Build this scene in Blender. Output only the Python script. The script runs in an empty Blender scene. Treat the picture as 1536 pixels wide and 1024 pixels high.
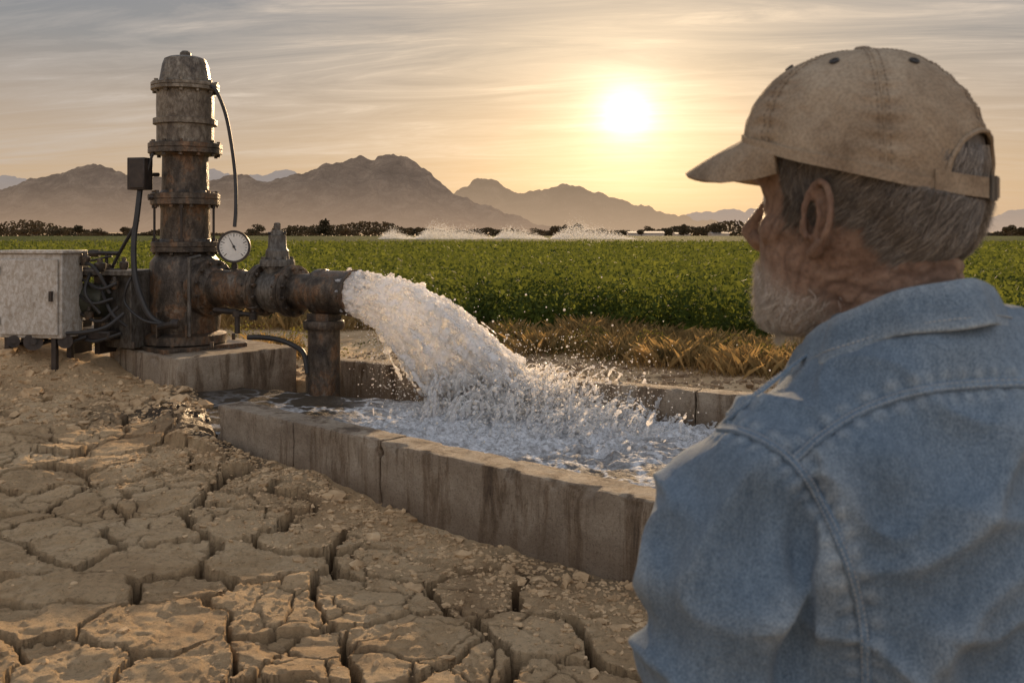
import bpy, bmesh, math, random
import numpy as np
from mathutils import Vector, Matrix
from mathutils.bvhtree import BVHTree
from mathutils.kdtree import KDTree
rng=np.random.default_rng(7); random.seed(7)
C=bpy.context.scene.collection
F=1400.0; H=1.6; HY=348.0
def W(px,py,Y): return np.array([(px-768)/F*Y, Y, H-(py-HY)/F*Y])
R=math.radians
# ------------------------------------------------------------ noise
def _h(ix,iy,iz):
    n=(ix.astype(np.int64)*374761393+iy.astype(np.int64)*668265263+iz.astype(np.int64)*1274126177)&0xffffffff
    n=((n^(n>>13))*1274126177)&0xffffffff
    n=n^(n>>16)
    return (n&0xffff)/65535.0
def vn(x,y,z=0.0):
    x=np.asarray(x,float); y=np.asarray(y,float); z=np.asarray(z,float)+x*0
    ix,iy,iz=np.floor(x),np.floor(y),np.floor(z)
    fx,fy,fz=x-ix,y-iy,z-iz
    fx=fx*fx*(3-2*fx); fy=fy*fy*(3-2*fy); fz=fz*fz*(3-2*fz)
    r=0
    for a in (0,1):
        for b in (0,1):
            for c in (0,1):
                w=(fx if a else 1-fx)*(fy if b else 1-fy)*(fz if c else 1-fz)
                r=r+w*_h(ix+a,iy+b,iz+c)
    return r
def fbm(x,y,z=0.0,o=4):
    s=0;a=.5;t=0
    for i in range(o):
        k=2.03**i
        s=s+a*vn(x*k+i*17.3,y*k+i*9.1,np.asarray(z)*k+i*5.7); t+=a; a*=.5
    return s/t
def ss(a,b,x):
    t=np.clip((x-a)/(b-a),0,1); return t*t*(3-2*t)
# ------------------------------------------------------------ mesh helpers
def fast(name,V,Fa,smooth=True,attr=None):
    V=np.asarray(V,np.float32); Fa=np.asarray(Fa,np.int32)
    me=bpy.data.meshes.new(name)
    me.vertices.add(len(V)); me.vertices.foreach_set('co',V.ravel())
    k=Fa.shape[1]; me.loops.add(Fa.size); me.loops.foreach_set('vertex_index',Fa.ravel())
    me.polygons.add(len(Fa)); me.polygons.foreach_set('loop_start',np.arange(len(Fa),dtype=np.int32)*k)
    me.polygons.foreach_set('use_smooth',np.full(len(Fa),smooth))
    me.update(calc_edges=True); me.validate()
    if attr:
        for n,v in attr.items(): setattr_(me,n,v)
    return me
def setattr_(me,n,v):
    a=me.attributes.new(n,'FLOAT','POINT'); a.data.foreach_set('value',np.asarray(v,np.float32))
def tri(q): q=np.asarray(q); return np.concatenate([q[:,[0,1,2]],q[:,[0,2,3]]])
def cat(parts):
    Vs=[];Fs=[];o=0
    for v,f in parts:
        Vs.append(v);Fs.append(np.asarray(f)+o);o+=len(v)
    return np.concatenate(Vs),np.concatenate(Fs)
def link(name,me,mat=None,parent=None,label=None,cat_=None,group=None,kind=None):
    o=bpy.data.objects.new(name,me); C.objects.link(o)
    if mat and me is not None: me.materials.append(mat)
    if parent is not None:
        o.parent=parent
        me.transform(Matrix.Translation(-BASE[parent.name]))
    tag(o,label,cat_,group,kind); return o
BASE={}
def tag(o,label=None,cat_=None,group=None,kind=None):
    if label:o['label']=label
    if cat_:o['category']=cat_
    if group:o['group']=group
    if kind:o['kind']=kind
def thing(name,loc,label,cat_,group=None):
    o=bpy.data.objects.new(name,None); C.objects.link(o); o.location=loc; o.empty_display_size=.1
    BASE[o.name]=Vector(loc); tag(o,label,cat_,group); return o
def linksub(name,me,mat,parent,root):
    o=bpy.data.objects.new(name,me); C.objects.link(o); me.materials.append(mat); o.parent=parent
    me.transform(Matrix.Translation(-BASE[root.name])); return o
def frame(d):
    d=Vector(d).normalized(); a=Vector((0,0,1)) if abs(d.z)<.9 else Vector((1,0,0))
    u=d.cross(a).normalized(); v=d.cross(u).normalized(); return d,u,v
class MB:
    def __init__(s): s.v=[];s.f=[]
    def add(s,vs,fs):
        o=len(s.v); s.v+= [tuple(p) for p in vs]; s.f+=[tuple(i+o for i in f) for f in fs]; return s
    def lathe(s,o,d,prof,n=32,cap=True):
        d,u,v=frame(d); o=Vector(o); vs=[];fs=[]
        for t,r in prof:
            for i in range(n):
                a=2*math.pi*i/n; vs.append(o+d*t+(u*math.cos(a)+v*math.sin(a))*r)
        for j in range(len(prof)-1):
            for i in range(n):
                k=(i+1)%n; fs.append((j*n+i,j*n+k,(j+1)*n+k,(j+1)*n+i))
        if cap: fs.append(tuple(range(n))[::-1]); fs.append(tuple((len(prof)-1)*n+i for i in range(n)))
        return s.add(vs,fs)
    def cyl(s,a,b,r,r2=None,n=16):
        a=Vector(a);b=Vector(b); return s.lathe(a,b-a,[(0,r),((b-a).length,r if r2 is None else r2)],n)
    def box(s,c,size,rz=0,M=None):
        c=Vector(c); M=M or Matrix.Rotation(rz,3,'Z'); h=Vector(size)/2; vs=[]
        for x in(-1,1):
            for y in(-1,1):
                for z in(-1,1): vs.append(c+M@Vector((x*h.x,y*h.y,z*h.z)))
        return s.add(vs,[(0,1,3,2),(4,6,7,5),(0,4,5,1),(2,3,7,6),(0,2,6,4),(1,5,7,3)])
    def tube(s,pts,r,n=8,close=False):
        P=[Vector(p) for p in pts]; m=len(P); vs=[];fs=[]
        rr=r if hasattr(r,'__len__') else [r]*m
        pu=None
        for i,p in enumerate(P):
            d=(P[min(i+1,m-1)]-P[max(i-1,0)]).normalized()
            if pu is None: _,u,v=frame(d)
            else:
                u=(pu-d*pu.dot(d)).normalized(); v=d.cross(u)
            pu=u
            for k in range(n):
                a=2*math.pi*k/n; vs.append(p+(u*math.cos(a)+v*math.sin(a))*rr[i])
        for j in range(m-1):
            for k in range(n):
                q=(k+1)%n; fs.append((j*n+k,j*n+q,(j+1)*n+q,(j+1)*n+k))
        fs.append(tuple(range(n))[::-1]); fs.append(tuple((m-1)*n+k for k in range(n)))
        return s.add(vs,fs)
    def mesh(s,name,smooth=True,ang=35):
        me=bpy.data.meshes.new(name); me.from_pydata([tuple(p) for p in s.v],[],s.f)
        bm=bmesh.new(); bm.from_mesh(me); bmesh.ops.recalc_face_normals(bm,faces=bm.faces)
        for f in bm.faces: f.smooth=smooth
        for e in bm.edges:
            if len(e.link_faces)==2 and e.calc_face_angle(0)>R(ang): e.smooth=False
        bm.to_mesh(me); bm.free(); me.update(); return me
    def build(s,name,mat,parent=None,bevel=0,**k):
        o=link(name,s.mesh(name),mat,parent,**k)
        if bevel:
            m=o.modifiers.new('b','BEVEL'); m.width=bevel; m.segments=2; m.limit_method='ANGLE'
        return o
def cat_spline(P,n=8):
    P=[np.array(p,float) for p in P]; P=[2*P[0]-P[1]]+P+[2*P[-1]-P[-2]]; out=[]
    for i in range(1,len(P)-2):
        for j in range(n):
            t=j/n; a,b,c,d=P[i-1:i+3]
            out.append(.5*((2*b)+(-a+c)*t+(2*a-5*b+4*c-d)*t*t+(-a+3*b-3*c+d)*t**3))
    out.append(P[-2]); return out
def ico(sub_):
    bm=bmesh.new(); bmesh.ops.create_icosphere(bm,subdivisions=sub_,radius=1)
    v=np.array([p.co[:] for p in bm.verts]); f=np.array([[x.index for x in q.verts] for q in bm.faces]); bm.free(); return v,f
IC1=ico(1);IC2=ico(2);IC3=ico(3)
def inst(base,cen,M):
    bv,bf=base; n=len(cen)
    V=np.einsum('nij,kj->nki',M,bv)+cen[:,None,:]
    Fa=bf[None]+(np.arange(n)*len(bv))[:,None,None]
    return V.reshape(-1,3),Fa.reshape(-1,3)
def sph(cen,rad,base=IC2):
    cen=np.atleast_2d(np.array(cen,float)); M=np.tile(np.eye(3)*rad,(len(cen),1,1)); return inst(base,cen,M)
def chain(P,rs):
    cs=[];rr=[]
    for i in range(len(P)-1):
        a=np.array(P[i],float);b=np.array(P[i+1],float);L=np.linalg.norm(b-a);st=max(2,int(L/(min(rs[i],rs[i+1])*.22)))
        for k in range(st+1):
            t=k/st; cs.append(a+(b-a)*t); rr.append(rs[i]+(rs[i+1]-rs[i])*t)
    cs=np.array(cs);rr=np.array(rr); M=np.eye(3)[None]*rr[:,None,None]
    return inst(IC2,cs,M)
def loft(rings):
    rings=np.array(rings); n,m,_=rings.shape; V=rings.reshape(-1,3); q=[]
    i=np.arange(m); k=(i+1)%m
    for j in range(n-1): q.append(np.stack([j*m+i,j*m+k,(j+1)*m+k,(j+1)*m+i],1))
    T=tri(np.concatenate(q)); V=np.concatenate([V,[rings[0].mean(0),rings[-1].mean(0)]])
    c0=np.stack([np.full(m,n*m),k,i],1); c1=np.stack([np.full(m,n*m+1),(n-1)*m+i,(n-1)*m+k],1)
    return V,np.concatenate([T,c0,c1])
def voxel(parts,size,sm=0,fac=.5):
    V,Fa=cat(parts); me=fast('tmp',V,Fa); o=bpy.data.objects.new('tmp',me); C.objects.link(o)
    m=o.modifiers.new('r','REMESH'); m.mode='VOXEL'; m.voxel_size=size; m.use_smooth_shade=True
    if sm:
        s=o.modifiers.new('s','SMOOTH'); s.factor=fac; s.iterations=sm
    dg=bpy.context.evaluated_depsgraph_get(); dg.update()
    e=bpy.data.meshes.new_from_object(o.evaluated_get(dg))
    bpy.data.objects.remove(o); bpy.data.meshes.remove(me)
    return e
def getv(me):
    a=np.empty(len(me.vertices)*3,np.float32); me.vertices.foreach_get('co',a); return a.reshape(-1,3).astype(float)
def getn(me):
    a=np.empty(len(me.vertices)*3,np.float32); me.vertex_normals.foreach_get('vector',a); return a.reshape(-1,3).astype(float)
def setv(me,v): me.vertices.foreach_set('co',np.asarray(v,np.float32).ravel()); me.update()
# ------------------------------------------------------------ materials
def newmat(name):
    m=bpy.data.materials.new(name); m.use_nodes=True; nt=m.node_tree; b=nt.nodes['Principled BSDF']; return m,nt,b
def nd(nt,t,**k):
    n=nt.nodes.new(t)
    for a,v in k.items(): setattr(n,a,v)
    return n
def ramp(nt,src,stops):
    r=nd(nt,'ShaderNodeValToRGB'); e=r.color_ramp.elements
    while len(e)<len(stops): e.new(.5)
    for x,(p,c) in zip(e,stops): x.position=p; x.color=(*c,1) if len(c)==3 else c
    nt.links.new(src,r.inputs[0]); return r.outputs[0]
def noise(nt,scale,detail=6,rough=.6,dist=0,vec=None,sc=None,coord='Object'):
    n=nd(nt,'ShaderNodeTexNoise'); n.inputs['Scale'].default_value=scale; n.inputs['Detail'].default_value=detail
    n.inputs['Roughness'].default_value=rough; n.inputs['Distortion'].default_value=dist
    if vec is None:
        tc=nd(nt,'ShaderNodeTexCoord'); vec=tc.outputs[coord]
    if sc:
        mp=nd(nt,'ShaderNodeMapping'); mp.inputs['Scale'].default_value=sc; nt.links.new(vec,mp.inputs[0]); vec=mp.outputs[0]
    nt.links.new(vec,n.inputs['Vector']); return n.outputs[0]
def mixc(nt,fac,a,b,mode='MIX'):
    m=nd(nt,'ShaderNodeMix',data_type='RGBA',blend_type=mode)
    for s,v in ((m.inputs[0],fac),(m.inputs[6],a),(m.inputs[7],b)):
        if isinstance(v,(int,float)): s.default_value=v
        elif isinstance(v,tuple): s.default_value=(*v,1)
        else: nt.links.new(v,s)
    return m.outputs[2]
def bump(nt,b,h,strength=.5,dist=.01):
    n=nd(nt,'ShaderNodeBump'); n.inputs['Strength'].default_value=strength; n.inputs['Distance'].default_value=dist
    nt.links.new(h,n.inputs['Height']); nt.links.new(n.outputs[0],b.inputs['Normal']); return n
def mat_math(nt,op,a,b=None,clamp=False):
    n=nd(nt,'ShaderNodeMath',operation=op,use_clamp=clamp)
    for s,v in zip(n.inputs,(a,b)):
        if v is None: continue
        if isinstance(v,(int,float)): s.default_value=v
        else: nt.links.new(v,s)
    return n.outputs[0]
def simple(name,stops,scale=5,rough=.8,metal=0,bs=40,bstr=.4,bd=.01,sc=None,dist=.3,spec=None,grime=None,gsc=(1,1,.3)):
    m,nt,b=newmat(name)
    c=ramp(nt,noise(nt,scale,8,.62,dist,sc=sc),stops)
    if grime:
        g=ramp(nt,noise(nt,scale*5,8,.7,.5,sc=gsc),[(.42,grime),(.6,(1,1,1))]); c=mixc(nt,.85,c,g,'MULTIPLY')
    nt.links.new(c,b.inputs['Base Color'])
    b.inputs['Roughness'].default_value=rough; b.inputs['Metallic'].default_value=metal
    if spec is not None: b.inputs['Specular IOR Level'].default_value=spec
    if bstr: bump(nt,b,noise(nt,bs,8,.65),bstr,bd)
    return m
M_rust=simple('rusty_metal',[(.26,(.030,.026,.023)),(.42,(.075,.062,.050)),(.52,(.135,.11,.085)),(.60,(.21,.125,.07)),(.68,(.25,.22,.18)),(.85,(.10,.08,.062))],5.5,.40,.42,60,.9,.010,(1,1,.7),grime=(.42,.38,.35),gsc=(1,1,.5))
M_paint=simple('weathered_grey_paint',[(.3,(.06,.05,.04)),(.43,(.15,.125,.098)),(.56,(.25,.22,.175)),(.75,(.32,.285,.23))],6,.42,.3,70,.8,.008,(1,1,.6),grime=(.38,.34,.29),gsc=(1,1,.5))
M_dark=simple('dark_metal',[(.3,(.02,.018,.018)),(.7,(.07,.055,.045))],8,.5,.4,60,.4,.005)
M_greym=simple('grey_metal',[(.3,(.08,.074,.068)),(.6,(.18,.17,.15)),(.75,(.12,.08,.055))],6,.5,.4,60,.5,.006,grime=(.4,.35,.31))
M_white=simple('worn_white_paint',[(.30,(.22,.15,.10)),(.37,(.48,.46,.42)),(.6,(.58,.56,.52)),(.8,(.50,.48,.44))],5,.5,.0,50,.3,.004,(1,1,.8),grime=(.62,.55,.47),gsc=(1,1,.7))
M_rubber=simple('black_rubber',[(.3,(.015,.014,.014)),(.7,(.035,.032,.03))],8,.55,0,60,.2,.004)
M_dial=simple('dial_face',[(.3,(.62,.6,.55)),(.7,(.78,.76,.7))],10,.4,0,60,.05,.001)
def concrete():
    m,nt,b=newmat('concrete'); g=nd(nt,'ShaderNodeNewGeometry').outputs['Position']
    base=ramp(nt,noise(nt,2.6,12,.75,.6,g),[(.3,(.19,.145,.105)),(.5,(.36,.295,.22)),(.7,(.52,.44,.34))])
    st=ramp(nt,noise(nt,3.6,10,.72,.5,g,sc=(1.6,1.6,.26)),[(.49,(1,1,1)),(.56,(.60,.53,.46)),(.64,(.22,.18,.15))])
    col=mixc(nt,.9,base,st,'MULTIPLY')
    dr=ramp(nt,noise(nt,16,5,.6,.3,g,sc=(1.4,1.4,.06)),[(.60,(1,1,1)),(.68,(.30,.25,.21))])
    dm=ramp(nt,noise(nt,1.4,3,.5,0,g),[(.48,(0,0,0)),(.6,(1,1,1))])
    col=mixc(nt,mat_math(nt,'MULTIPLY',dm,.8),col,mixc(nt,1.0,col,dr,'MULTIPLY'))
    sx=nd(nt,'ShaderNodeSeparateXYZ'); nt.links.new(g,sx.inputs[0]); mr=nd(nt,'ShaderNodeMapRange'); nt.links.new(mat_math(nt,'ADD',sx.outputs[2],mat_math(nt,'MULTIPLY',noise(nt,5,6,.7,0,g),.25)),mr.inputs[0]); mr.inputs[1].default_value=.14; mr.inputs[2].default_value=.28
    col=mixc(nt,mat_math(nt,'MULTIPLY',mat_math(nt,'SUBTRACT',1.0,mr.outputs[0]),.6),col,(.19,.13,.08))
    sp=ramp(nt,noise(nt,70,8,.8,0,g),[(.36,(.42,.39,.36)),(.48,(1,1,1))])
    nt.links.new(mixc(nt,.8,col,sp,'MULTIPLY'),b.inputs['Base Color']); b.inputs['Roughness'].default_value=.85
    bump(nt,b,noise(nt,30,14,.82,0,g),1.0,.024); return m
M_conc=concrete()
def soil():
    m,nt,b=newmat('dry_mud')
    g=nd(nt,'ShaderNodeNewGeometry').outputs['Position']
    c1=ramp(nt,noise(nt,1.3,10,.7,.4,g),[(.3,(.40,.26,.14)),(.5,(.65,.465,.27)),(.7,(.82,.63,.40))])
    c2=ramp(nt,noise(nt,34,10,.82,.2,g),[(.3,(.32,.28,.24)),(.47,(1,1,1)),(.75,(1.25,1.22,1.16))])
    col=mixc(nt,.9,c1,c2,'MULTIPLY')
    at=nd(nt,'ShaderNodeAttribute',attribute_name='wet').outputs['Fac']
    col=mixc(nt,at,col,(.06,.042,.028))
    at2=nd(nt,'ShaderNodeAttribute',attribute_name='crack_shade').outputs['Fac']
    col=mixc(nt,at2,col,(.055,.034,.021))  # crack floors darkened: cavity shade painted in, along with moist soil
    nt.links.new(col,b.inputs['Base Color'])
    mr=nd(nt,'ShaderNodeMapRange'); nt.links.new(at,mr.inputs[0]); mr.inputs[3].default_value=.9; mr.inputs[4].default_value=.35
    nt.links.new(mr.outputs[0],b.inputs['Roughness']); b.inputs['Specular IOR Level'].default_value=.25
    h1=noise(nt,16,14,.82,.2,g); h2=noise(nt,90,8,.75,0,g)
    ad=nd(nt,'ShaderNodeMath',operation='MULTIPLY_ADD'); nt.links.new(h2,ad.inputs[0]); ad.inputs[1].default_value=.5; nt.links.new(h1,ad.inputs[2])
    bump(nt,b,ad.outputs[0],1.0,.036); return m
M_soil=soil()
def leafmat(name,c1,c2,tr,trc,scale=.6,spec=.12):
    m,nt,b=newmat(name); g=nd(nt,'ShaderNodeNewGeometry')
    col=mixc(nt,g.outputs['Random Per Island'],c1,c2)
    n=ramp(nt,noise(nt,scale,5,.65,0,g.outputs['Position']),[(.32,(.40,.46,.40)),(.7,(1.35,1.25,1.0))])
    col=mixc(nt,1.0,col,n,'MULTIPLY')
    nt.links.new(col,b.inputs['Base Color']); b.inputs['Roughness'].default_value=.7; b.inputs['Specular IOR Level'].default_value=spec
    t=nd(nt,'ShaderNodeBsdfTranslucent'); nt.links.new(mixc(nt,1.0,n,trc,'MULTIPLY'),t.inputs[0])
    mx=nd(nt,'ShaderNodeMixShader'); mx.inputs[0].default_value=tr
    nt.links.new(b.outputs[0],mx.inputs[1]); nt.links.new(t.outputs[0],mx.inputs[2])
    nt.links.new(mx.outputs[0],nt.nodes['Material Output'].inputs[0]); return m
M_leaf=leafmat('crop_leaf',(.034,.064,.018),(.080,.115,.032),.40,(.235,.275,.06),.9)
M_tree=leafmat('tree_leaf',(.075,.06,.044),(.105,.085,.06),.05,(.10,.07,.04),.03,.02)
M_straw=leafmat('straw',(.19,.13,.068),(.40,.29,.155),.4,(.62,.42,.2),3)
M_weed=leafmat('weed_leaf',(.05,.065,.022),(.12,.12,.045),.4,(.30,.27,.08),3)
M_trunk=simple('bark',[(.3,(.03,.02,.015)),(.7,(.09,.06,.04))],3,.9,0,10,.3)
# ------------------------------------------------------------ layout
uF=np.array([.752,-.658]); nF=np.array([.658,.752]); A0=np.array([-2.12,6.70])
LF=5.35
uR=np.array([.868,-.496]); nR=np.array([.496,.868]); R0=np.array([-2.15,9.70]); LR=6.1
A1=A0+uF*LF; R1=R0+uR*LR
Bn=np.array([-3.2,8.9]); bu=np.array([.69,.724]); bv=np.array([-.724,.69]); BU=1.34; BV=1.5
cellp=np.stack(np.meshgrid(np.arange(-6.5,2.2,.45),np.arange(1.8,9.6,.46)),-1).reshape(-1,2)
cellp=cellp+rng.uniform(-.22,.22,cellp.shape)
chh=rng.uniform(-.014,.014,len(cellp)); ctl=rng.normal(0,.045,(len(cellp),2))
cell2=np.stack(np.meshgrid(np.arange(-6.5,2.2,.24),np.arange(1.8,9.6,.24)),-1).reshape(-1,2); cell2=cell2+rng.uniform(-.115,.115,cell2.shape)
ch2=rng.uniform(-.006,.006,len(cell2))
def worley(p,cp):
    idx=np.empty(len(p),int); e=np.empty(len(p))
    for s in range(0,len(p),4000):
        q=p[s:s+4000]; d=((q[:,None,:]-cp[None])**2).sum(2)
        o=np.argpartition(d,1,axis=1)[:,:2]; r=np.arange(len(q)); d0=d[r,o[:,0]]; d1=d[r,o[:,1]]
        a=np.where(d0<d1,o[:,0],o[:,1]); b=np.where(d0<d1,o[:,1],o[:,0])
        idx[s:s+4000]=a; e[s:s+4000]=np.abs(d1-d0)/(2*np.linalg.norm(cp[a]-cp[b],axis=1)+1e-9)
    return idx,e
PL0=np.array([-2.18,6.72]);PL1=np.array([-3.05,9.0]); PLt=(PL1-PL0)/np.linalg.norm(PL1-PL0)
def gz(x,y,full=False):
    x=np.asarray(x,float).ravel(); y=np.asarray(y,float).ravel()
    near=1-ss(11,22,np.hypot(x,y)); 
    do=-((x-A0[0])*nF[0]+(y-A0[1])*nF[1])
    al=((x-A0[0])*uF[0]+(y-A0[1])*uF[1])
    z=near*(.05*(fbm(x*.8,y*.8,1.5,3)-.5)+.020*(fbm(x*4,y*4,3.1,4)-.5)+.016*(fbm(x*17,y*17,7.7,3)-.5)*(np.hypot(x,y)<12))
    mo=np.exp(-(((x+5.15)/1.15)**2+((y-9.75)/.80)**2)); z+=.46*mo+.02+ mo*.16*(fbm(x*5,y*5,71,5)-.5)
    z-=.07*ss(.6,2.4,al)*np.exp(-(do/1.0)**2)*(do>-.4)
    z+=.10*np.exp(-((do-.1)/.28)**2)*(vn(x*1.7,y*1.7,4)*.8)*ss(-.4,.2,al)*ss(2.6,1.0,al)*(do>-.5)
    dL=(x-PL0[0])*PLt[1]-(y-PL0[1])*PLt[0]
    z+=.09*np.exp(-((dL+.16)/.22)**2)*(do<.2)*ss(10,9.3,y)*(.4+1.2*fbm(x*5,y*5,18,4))
    m=ss(.25,.6,do+.6*(vn(x*2,y*2,9)-.5)+.6*np.clip(-x-1.0,0,1.4))*(1-ss(7.9,8.8,y+.8*(vn(x*1.5,y*1.5,2)-.5)))*(x>-6.2)*(x<2.2)*(y>1.9)
    z+=(1-m)*near*.06*(fbm(x*8,y*8,55,5)-.5)*ss(12,9,y)
    crack_shade=np.zeros(len(x))
    k=np.where(m>.01)[0]
    if len(k):
        xx=x[k];yy=y[k]
        wx=xx+.09*(fbm(xx*2.6,yy*2.6,11,2)-.5)*2+.055*(vn(xx*8,yy*8,3)-.5)+.030*(vn(xx*24,yy*24,3)-.5)+.012*(vn(xx*60,yy*60,3)-.5); wy=yy+.09*(fbm(xx*2.6,yy*2.6,31,2)-.5)*2+.055*(vn(xx*8,yy*8,8)-.5)+.030*(vn(xx*24,yy*24,8)-.5)+.012*(vn(xx*60,yy*60,8)-.5)
        p=np.stack([wx,wy],1); i,e=worley(p,cellp)
        wv=.010+.026*vn(xx*1.6,yy*1.6,5)**1.2
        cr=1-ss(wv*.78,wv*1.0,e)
        pl=chh[i]+((p-cellp[i])*ctl[i]).sum(1)
        i2,e2=worley(p+.02*np.stack([vn(xx*9,yy*9,1),vn(xx*9,yy*9,2)],1),cell2)
        on2=ss(.50,.62,vn(xx*1.5,yy*1.5,21))
        c2=(1-ss(.003,.007,e2))*on2
        f5=fbm(xx*4,yy*4,41,5)
        lay=.011*ss(.47,.478,f5)+.009*ss(.56,.568,f5)+.008*ss(.40,.408,f5)
        rug=.012*(fbm(xx*22,yy*22,91,4)-.5)
        z[k]+=m[k]*(pl-.15*cr-.024*c2+ch2[i2]*on2+lay+rug+.010); crack_shade[k]=np.maximum(m[k]*cr,.7*c2*m[k])
    dF=(x-A0[0])*nF[0]+(y-A0[1])*nF[1]-.1
    dR=-((x-R0[0])*nR[0]+(y-R0[1])*nR[1])-.0+.1
    e0=A1;e1=R1; t=(e1-e0)/np.linalg.norm(e1-e0); dE=-((x-e0[0])*t[1]-(y-e0[1])*t[0])+.05
    pit=np.minimum(np.minimum(ss(0,.06,dF),ss(0,.06,dR)),np.minimum(ss(0,.06,dE),ss(-.02,.22,dL+.14*(vn(x*4,y*4,6)-.5))))
    z=z*(1-pit)-.45*pit+ (pit>0)*(pit<1)*.05*(fbm(x*12,y*12,5,3)-.5)
    wet=np.clip(ss(.50,.0,np.abs(dL))*(dF>-.25)*(dR>-.3)*.9+ss(.9,.2,np.hypot((x+3.0),(y-8.15)*1.0)),0,1)*(.6+.5*vn(x*4,y*4,2))
    wet=np.clip(wet+ .55*ss(.35,.05,do)*(do>-.2)*ss(-.2,.3,al)*ss(.35,.7,vn(x*1.6,y*1.6,14)),0,1)
    wet=np.clip(wet,0,1)*near
    if full: return z,wet,crack_shade
    return z
# ------------------------------------------------------------ ground
def prog(a,b,k):
    o=[a]
    while o[-1]<b: o.append(o[-1]*(1+k))
    return o
ys=list(-np.array(prog(1.0,400,.35))[::-1])+list(np.arange(-.6,2.6,.2))+prog(2.65,8.9,.0021)
ys+=prog(ys[-1]*1.004,14,.006); ys+=prog(ys[-1]*1.02,9000,.05)
xr=list(np.arange(-3.9,1.1,.0070)); 
xl=[xr[0]];st=.012
while xl[-1]>-9000: xl.append(xl[-1]-st); st*=1.045
xq=[xr[-1]];st=.02
while xq[-1]<9000: xq.append(xq[-1]+st); st*=1.07
xs=np.array(xl[1:][::-1]+xr+xq[1:]); ys=np.array(ys)
X,Y=np.meshgrid(xs,ys); z,wet,crack_shade=gz(X,Y,True)
nx=len(xs);ny=len(ys); i,j=np.meshgrid(np.arange(nx-1),np.arange(ny-1)); a=(j*nx+i).ravel()
me=fast('ground',np.stack([X.ravel(),Y.ravel(),z],1),np.stack([a,a+1,a+nx+1,a+nx],1),True,{'wet':wet,'crack_shade':crack_shade*.95})
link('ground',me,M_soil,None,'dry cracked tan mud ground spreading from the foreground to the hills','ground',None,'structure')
def clods(n,fx,size,name,label,mat,sig=.6):
    x,y=fx(n); s=size*np.exp(rng.normal(0,sig,n)); z=gz(x,y)
    M=np.zeros((n,3,3)); a=rng.uniform(0,6.28,n); sx=s*rng.uniform(.7,1.5,n); sy=s*rng.uniform(.6,1.2,n); sz=s*rng.uniform(.35,.8,n)
    M[:,0,0]=np.cos(a)*sx; M[:,0,1]=-np.sin(a)*sy; M[:,1,0]=np.sin(a)*sx; M[:,1,1]=np.cos(a)*sy; M[:,2,2]=sz
    V,Fa=inst(IC1,np.stack([x,y,z+sz*.15],1),M)
    cen=np.repeat(np.stack([x,y,z],1),len(IC1[0]),0)
    V=cen+(V-cen)*rng.uniform(.55,1.25,len(V))[:,None]
    me=fast(name,V,Fa,False); link(name,me,mat,None,label,'soil','', 'stuff')
def f1(n):
    al=rng.uniform(-.3,LF,n); do=np.abs(rng.normal(0,.42,n))+.02; p=A0+uF*al[:,None]-nF*do[:,None]; return p[:,0],p[:,1]
M_clod=simple('clod',[(.3,(.32,.21,.115)),(.55,(.54,.385,.225)),(.75,(.70,.53,.33))],9,.95,0,60,.6,.01,spec=.2)
clods(7000,f1,.0075,'soil_clods','crumbled soil clods strewn along the foot of the near basin wall',M_clod)
def f2(n): return rng.uniform(-5.9,-2.1,n),rng.uniform(7.4,9.5,n)
clods(3600,f2,.015,'soil_lumps','loose lumps of dry earth in front of the pump block',M_clod)
def f3(n):
    al=rng.uniform(-1,6,n); d=rng.uniform(.25,3.2,n); p=R0+uR*al[:,None]+nR*d[:,None]; return p[:,0],p[:,1]
M_clod2=simple('brown_clod',[(.3,(.16,.11,.065)),(.55,(.28,.20,.125)),(.75,(.38,.28,.18))],9,.95,0,60,.6,.01,spec=.2)
clods(3500,f3,.018,'earth_crumbs','brown crumbs of earth between the far basin wall and the crop',M_clod2)
def f4(n): return rng.uniform(-3.2,.3,n),rng.uniform(2.9,6.6,n)
clods(2200,f4,.0045,'mud_crumbs','tiny crumbs lying on the cracked mud plates',M_clod)
# ------------------------------------------------------------ rough boxes (concrete)
def rough_box(o,u,v,L,seg=.035,rad=.012,amp=.006,chip=.035):
    parts=[]
    n=[max(2,int(l/seg)) for l in L]
    for ax in range(3):
        b,c=[k for k in range(3) if k!=ax]
        B,Cc=np.meshgrid(np.linspace(0,L[b],n[b]+1),np.linspace(0,L[c],n[c]+1)); 
        for s in (0,1):
            P=np.zeros((B.size,3)); P[:,b]=B.ravel(); P[:,c]=Cc.ravel(); P[:,ax]=s*L[ax]
            w=n[b]+1; i,j=np.meshgrid(np.arange(n[b]),np.arange(n[c])); a=(j*w+i).ravel()
            q=np.stack([a,a+1,a+w+1,a+w],1)
            if (s==0)==(ax!=1): q=q[:,::-1]
            parts.append((P,q))
    P,q=cat(parts); L=np.array(L)
    wp=np.stack([o[0]+u[0]*P[:,0]+v[0]*P[:,1],o[1]+u[1]*P[:,0]+v[1]*P[:,1],o[2]+P[:,2]],1)
    r=rad+chip*np.clip(fbm(wp[:,0]*9,wp[:,1]*9,wp[:,2]*9,4)-.54,0,1)*5
    r=np.minimum(r,L.min()*.45)[:,None]
    qq=np.clip(P,r,L-r); d=P-qq; l=np.linalg.norm(d,axis=1,keepdims=True)+1e-9
    P=np.where(l>r,qq+d/l*r,P)
    P=P+(np.stack([fbm(wp[:,0]*9,wp[:,1]*9,wp[:,2]*9+k*9,5)-.5 for k in range(3)],1))*amp*2
    return np.stack([o[0]+u[0]*P[:,0]+v[0]*P[:,1],o[1]+u[1]*P[:,0]+v[1]*P[:,1],o[2]+P[:,2]],1),q
basin=thing('water_basin',(A0[0],A0[1],0),'low rectangular concrete basin with stained weathered walls catching the gushing water','basin')
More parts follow.
